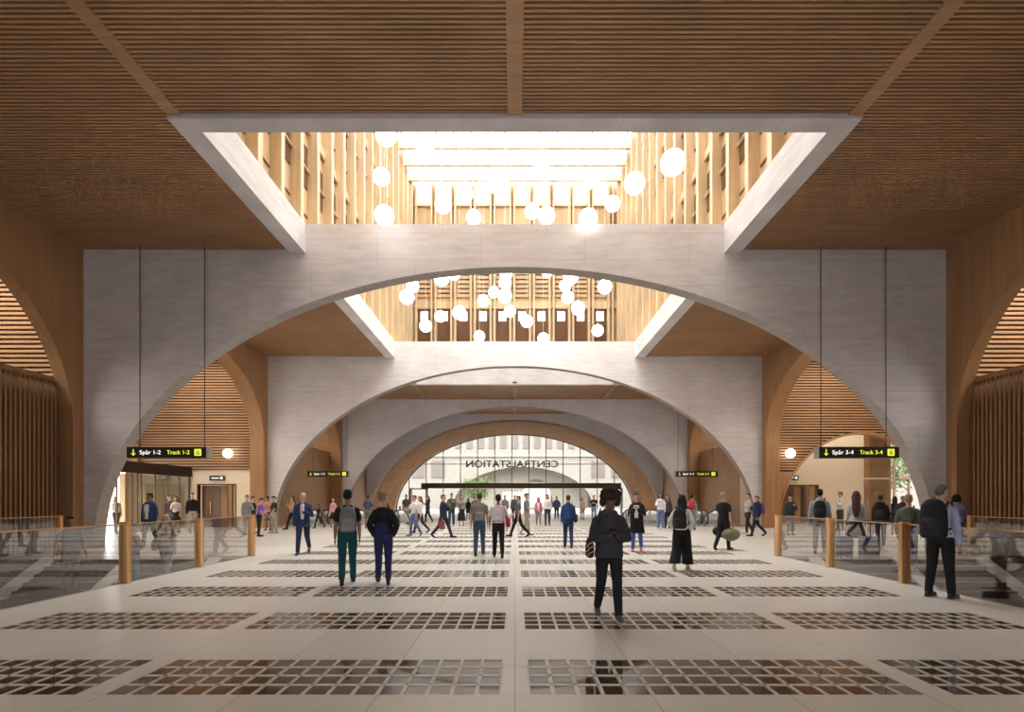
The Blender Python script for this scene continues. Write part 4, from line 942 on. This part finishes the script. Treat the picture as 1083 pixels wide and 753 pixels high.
# --- left centre, near the glass front
P(429.5, 523, 553, 'person in dark shirt and grey shorts beside the black barrier post', -10, ('tee', (.06, .045, .05)), ('shorts', (.25, .22, .22)), SK2, ('short', HB), ('down', 'down'), 'stand', BLK)
P(438, 524, 567, 'person in white T-shirt and blue jeans holding out an arm to the left', -60, ('tee', (.78, .77, .78)), ('jeans', (.12, .19, .34)), SK1, ('short', HB), ('reach', 'down'), 'stepl', (.3, .3, .32))
P(444, 524.5, 563.5, 'person in white top and dark trousers half behind the white T-shirt in jeans', -70, ('shirt', (.72, .70, .70)), ('trousers', (.04, .03, .05)), SK1, ('long', HBR), ('down', 'down'), 'walkl', BLK, fem=1)
P(452.5, 524.5, 552.5, 'long-haired person all in black facing left in front of the glass', -70, ('shirt', BLK), ('trousers', BLK), SK1, ('long', HB), ('hold', 'down'), 'stepl', BLK, fem=1)
P(469, 522, 568.5, 'person in dark suit striding right with a brown bag', 65, ('blazer', (.025, .03, .05)), ('trousers', (.02, .03, .07)), SK1, ('short', HBR), ('down', 'hold'), 'bigr', BLK, bag=('handbag', (.25, .08, .05), 'brown leather bag of the striding person in dark suit', (.12, .04, .03), -1))
P(477.5, 520.8, 557, 'bearded person in olive green sweater and dark jeans walking forward', 0, ('sweater', (.08, .09, .055)), ('jeans', DJEAN), SK1, ('short', HB), ('down', 'hold'), 'stepl', (.3, .3, .3))
P(488, 524, 556, 'person in patterned grey blouse and long black skirt walking forward', 0, ('shirt', (.18, .18, .18), 'print'), ('longskirt', BLK), SK1, ('long', HBR), ('hold', 'down'), 'stepl', (.4, .1, .08), fem=1)
P(495.3, 527, 549, 'slight person in black dress far back right of the patterned blouse', 10, ('shirt', BLK), ('skirt', BLK), SK2, ('long', HB), ('down', 'down'), 'stand', BLK, fem=1)
P(502, 525, 550.5, 'far person in brown top half hidden by the grey-green T-shirt', 10, ('tee', (.2, .13, .09)), ('trousers', DKG), SK2, ('short', HB), ('down', 'down'), 'stand', BLK)
P(534, 524, 551, 'far person in grey shirt behind the white T-shirt', 0, ('shirt', (.2, .2, .22)), ('trousers', DKG), SK1, ('short', HB), ('down', 'down'), 'stand', BLK)
P(544.3, 524, 552, 'far person in dark grey jacket behind the black-jeans strider', 0, ('jacket', (.07, .07, .08)), ('trousers', BLK), SK1, ('short', HB), ('down', 'down'), 'stand', BLK)
P(569.5, 526, 556, 'person in white top under a pink jacket, grey trousers, walking forward', 0, ('jacket', (.55, .16, .2)), ('trousers', (.24, .24, .25)), SK1, ('long', HBR), ('down', 'down'), 'stepr', (.4, .35, .3), fem=1, coat=('open', WHT))
P(579, 523, 556, 'person in white top and charcoal trousers next to the pink jacket', 0, ('shirt', (.70, .69, .70)), ('trousers', (.05, .05, .06)), SK1, ('long', HB), ('down', 'down'), 'stepl', BLK, fem=1)
P(588.7, 525, 549, 'far person in navy jacket over black trousers left of the checked shirt', 0, ('jacket', (.06, .08, .15)), ('trousers', BLK), SK1, ('short', HB), ('pocket', 'pocket'), 'stepl', BLK)
P(616, 526, 549.5, 'far slim person in cream top and shorts before the glass front', 15, ('vest', (.55, .42, .4)), ('shorts', (.4, .3, .2)), SK1, ('long', HBR), ('hold', 'down'), 'stand', BLK, fem=1)
P(628, 524, 550.5, 'person in black T-shirt and blue jeans with folded arms before the glass', 0, ('tee', BLK), ('jeans', (.16, .24, .36)), SK1, ('short', HB), ('chest', 'chest'), 'stand', BLK)
P(698.5, 521.5, 560, 'person in white top and blue jeans at the right escalators', -5, ('shirt', (.74, .70, .74)), ('jeans', (.10, .18, .32)), SK2, ('long', HB), ('hold', 'down'), 'stand', (.6, .6, .6), fem=1)
P(706, 524, 558.5, 'person in dark clothes beside the white top and jeans', -15, ('jacket', (.06, .06, .07)), ('trousers', BLK), SK1, ('long', HB), ('hold', 'down'), 'stand', BLK, fem=1)
P(732, 523.5, 560.5, 'person in grey-green clothes carrying a red backpack by the escalators', 165, ('shirt', (.25, .28, .28)), ('trousers', (.2, .24, .24)), SK1, ('short', HB), ('down', 'down'), 'stand', BLK, bag=('backpack', (.55, .03, .04), 'red backpack beside the right escalators', (.4, .02, .03)))
P(337, 534.5, 558.5, 'small dark-clothed person at the foot of the left escalators', -60, ('tee', BLK), ('trousers', BLK), SK2, ('short', HB), ('down', 'down'), 'walkl', BLK, height=1.36)
# --- right side, beyond the glass balustrade
P(994.5, 513.5, 632, 'grey-haired person in pale blue shirt standing at the right with a black backpack', 160, ('shirt', (.36, .40, .55)), ('trousers', (.010, .010, .012)), SK1, ('short', (.12, .11, .11)), ('down', 'fwd'), 'wide', BLK, bow=8, yaw=-20, bag=('bigpack', (.015, .015, .017), 'large black backpack on the grey-haired person in pale blue shirt', (.025, .025, .028)))
P(836, 524, 566, 'person in dark jacket and patterned grey trousers at the right doorway', 20, ('jacket', (.035, .05, .06)), ('crop', (.18, .18, .18), 'print'), SK1, ('short', HBR), ('down', 'hold'), 'stand', BLK)
P(867, 517.5, 585, 'person in light grey hooded jacket walking away with a black backpack', 180, ('hoodie', (.28, .31, .34)), ('trousers', (.13, .16, .19)), SK2, ('short', (.012, .01, .01)), ('down', 'down'), 'stepl', GRY, bag=('backpack', (.014, .018, .016), 'black backpack on the light grey hooded jacket', (.02, .025, .022)))
P(888.5, 519, 561, 'person in white shirt turned left behind the right glass', -60, ('shirt', (.60, .57, .62)), ('trousers', (.05, .06, .08)), SK1, ('short', HB), ('down', 'hold'), 'stand', GRY)
P(905.5, 519, 588, 'person with very long brown hair and pale top pulling the blue suitcase', 180, ('shirt', (.55, .53, .56)), ('skirt', (.05, .05, .06)), SK1, ('verylong', (.10, .055, .05)), ('down', 'down'), 'stand', BLK, fem=1, dist=14.9)
suitcase(893, 590, 'upright blue suitcase behind the right glass balustrade', (.03, .05, .22), dist=14.6)
suitcase(919, 604, 'large grey suitcase behind the right glass near the middle post', (.16, .17, .20), .62, .44, .28, level=-.06, dist=14.4)
P(931.5, 524, 576, 'person with huge black backpack walking away behind the right glass', 176, ('jacket', (.02, .02, .025)), ('trousers', (.08, .10, .14)), SK1, ('short', HB), ('down', 'down'), 'stepr', BLK, bag=('bigpack', (.014, .014, .018), 'huge black travel backpack behind the right glass', (.04, .04, .045)))
P(946.5, 525, 566, 'dark-haired person in navy dress before the banner column', 175, ('vest', (.02, .025, .06)), ('skirt', (.02, .025, .06)), SK1, ('long', HB), ('down', 'down'), 'stepr', (.4, .1, .1), fem=1)
P(955, 525, 572, 'person in dark jacket partly hidden by the olive sweater on the right', 170, ('jacket', (.04, .035, .04)), ('trousers', BLK), SK1, ('cap', (.25, .22, .2)), ('down', 'down'), 'stand', BLK)
P(961, 525.5, 618, 'ginger-grey haired person in olive sweater on the stairs behind the right post', 178, ('sweater', (.11, .13, .10)), ('jeans', (.10, .19, .32)), SK1, ('short', (.28, .20, .15)), ('down', 'down'), 'stepl', GRY, level=-.24, dist=13.85, bag=('sling', (.03, .035, .05), 'dark waist bag on the olive sweater', BLK))
P(1011.5, 522, 586, 'person with black bob and blue-grey blouse beyond the right glass', 175, ('shirt', (.20, .22, .34)), ('trousers', (.045, .06, .09)), SK1, ('bob', (.012, .01, .01)), ('fwd', 'down'), 'stepr', BLK, fem=1, dist=15.4)
# --- left side, beyond the glass balustrade
P(158, 522, 577.5, 'person in blue jacket over white shirt looking left behind the left glass', -35, ('jacket', (.03, .055, .17)), ('trousers', (.05, .05, .06)), SK2, ('short', HB), ('down', 'down'), 'stepl', GRY, coat=('open', WHT), yaw=-30)
P(179, 524, 562.5, 'person in plum blouse at the left glazed partition', 20, ('shirt', (.15, .08, .09)), ('trousers', GRY), SK1, ('short', HBR), ('down', 'hold'), 'stand', BLK, fem=1)
P(186, 525, 563, 'person in white top and black skirt next to the plum blouse', -20, ('tee', (.6, .58, .58)), ('skirt', BLK), SK1, ('long', HBR), ('hold', 'down'), 'stand', BLK, fem=1)
P(203.5, 521.5, 563.5, 'person in black sweater and beige trousers before the left doorway', 10, ('sweater', (.013, .013, .015)), ('trousers', (.45, .40, .34)), SK1, ('short', HB), ('down', 'down'), 'stand', BLK)
P(123, 525, 562.5, 'person in white top and dark trousers at the far left archway', 30, ('shirt', (.66, .64, .66)), ('trousers', DKG), SK1, ('long', HBR), ('hold', 'down'), 'stepl', BLK, fem=1)
P(74.5, 548, 627, 'person in grey T-shirt and dark jeans coming up the left stairs', 5, ('tee', (.15, .17, .17)), ('jeans', (.05, .06, .09)), SK2, ('short', (.012, .01, .01)), ('wide', 'wide'), 'stepl', BLK, level=-.66, dist=13.1)
P(176, 541, 626, 'long blond person in pale clothes on the left stairs behind the glass', 150, ('shirt', (.50, .42, .40)), ('trousers', (.40, .33, .32)), SK1, ('long', (.40, .26, .17)), ('down', 'hold'), 'stepr', WHT, fem=1, level=-.495, dist=13.4, height=1.72, bag=('shoulder', (.06, .05, .06), 'dark bag at the side of the blond person on the left stairs', BLK, 1))
P(141, 545, 614, 'person in mauve grey top and jeans on the left stairs beside the bronze post', 120, ('sweater', (.12, .09, .10)), ('jeans', (.16, .22, .36)), SK1, ('cap', (.05, .045, .06)), ('hold', 'hold'), 'stand', GRY, level=-.66, dist=13.1, height=1.66, bow=12)
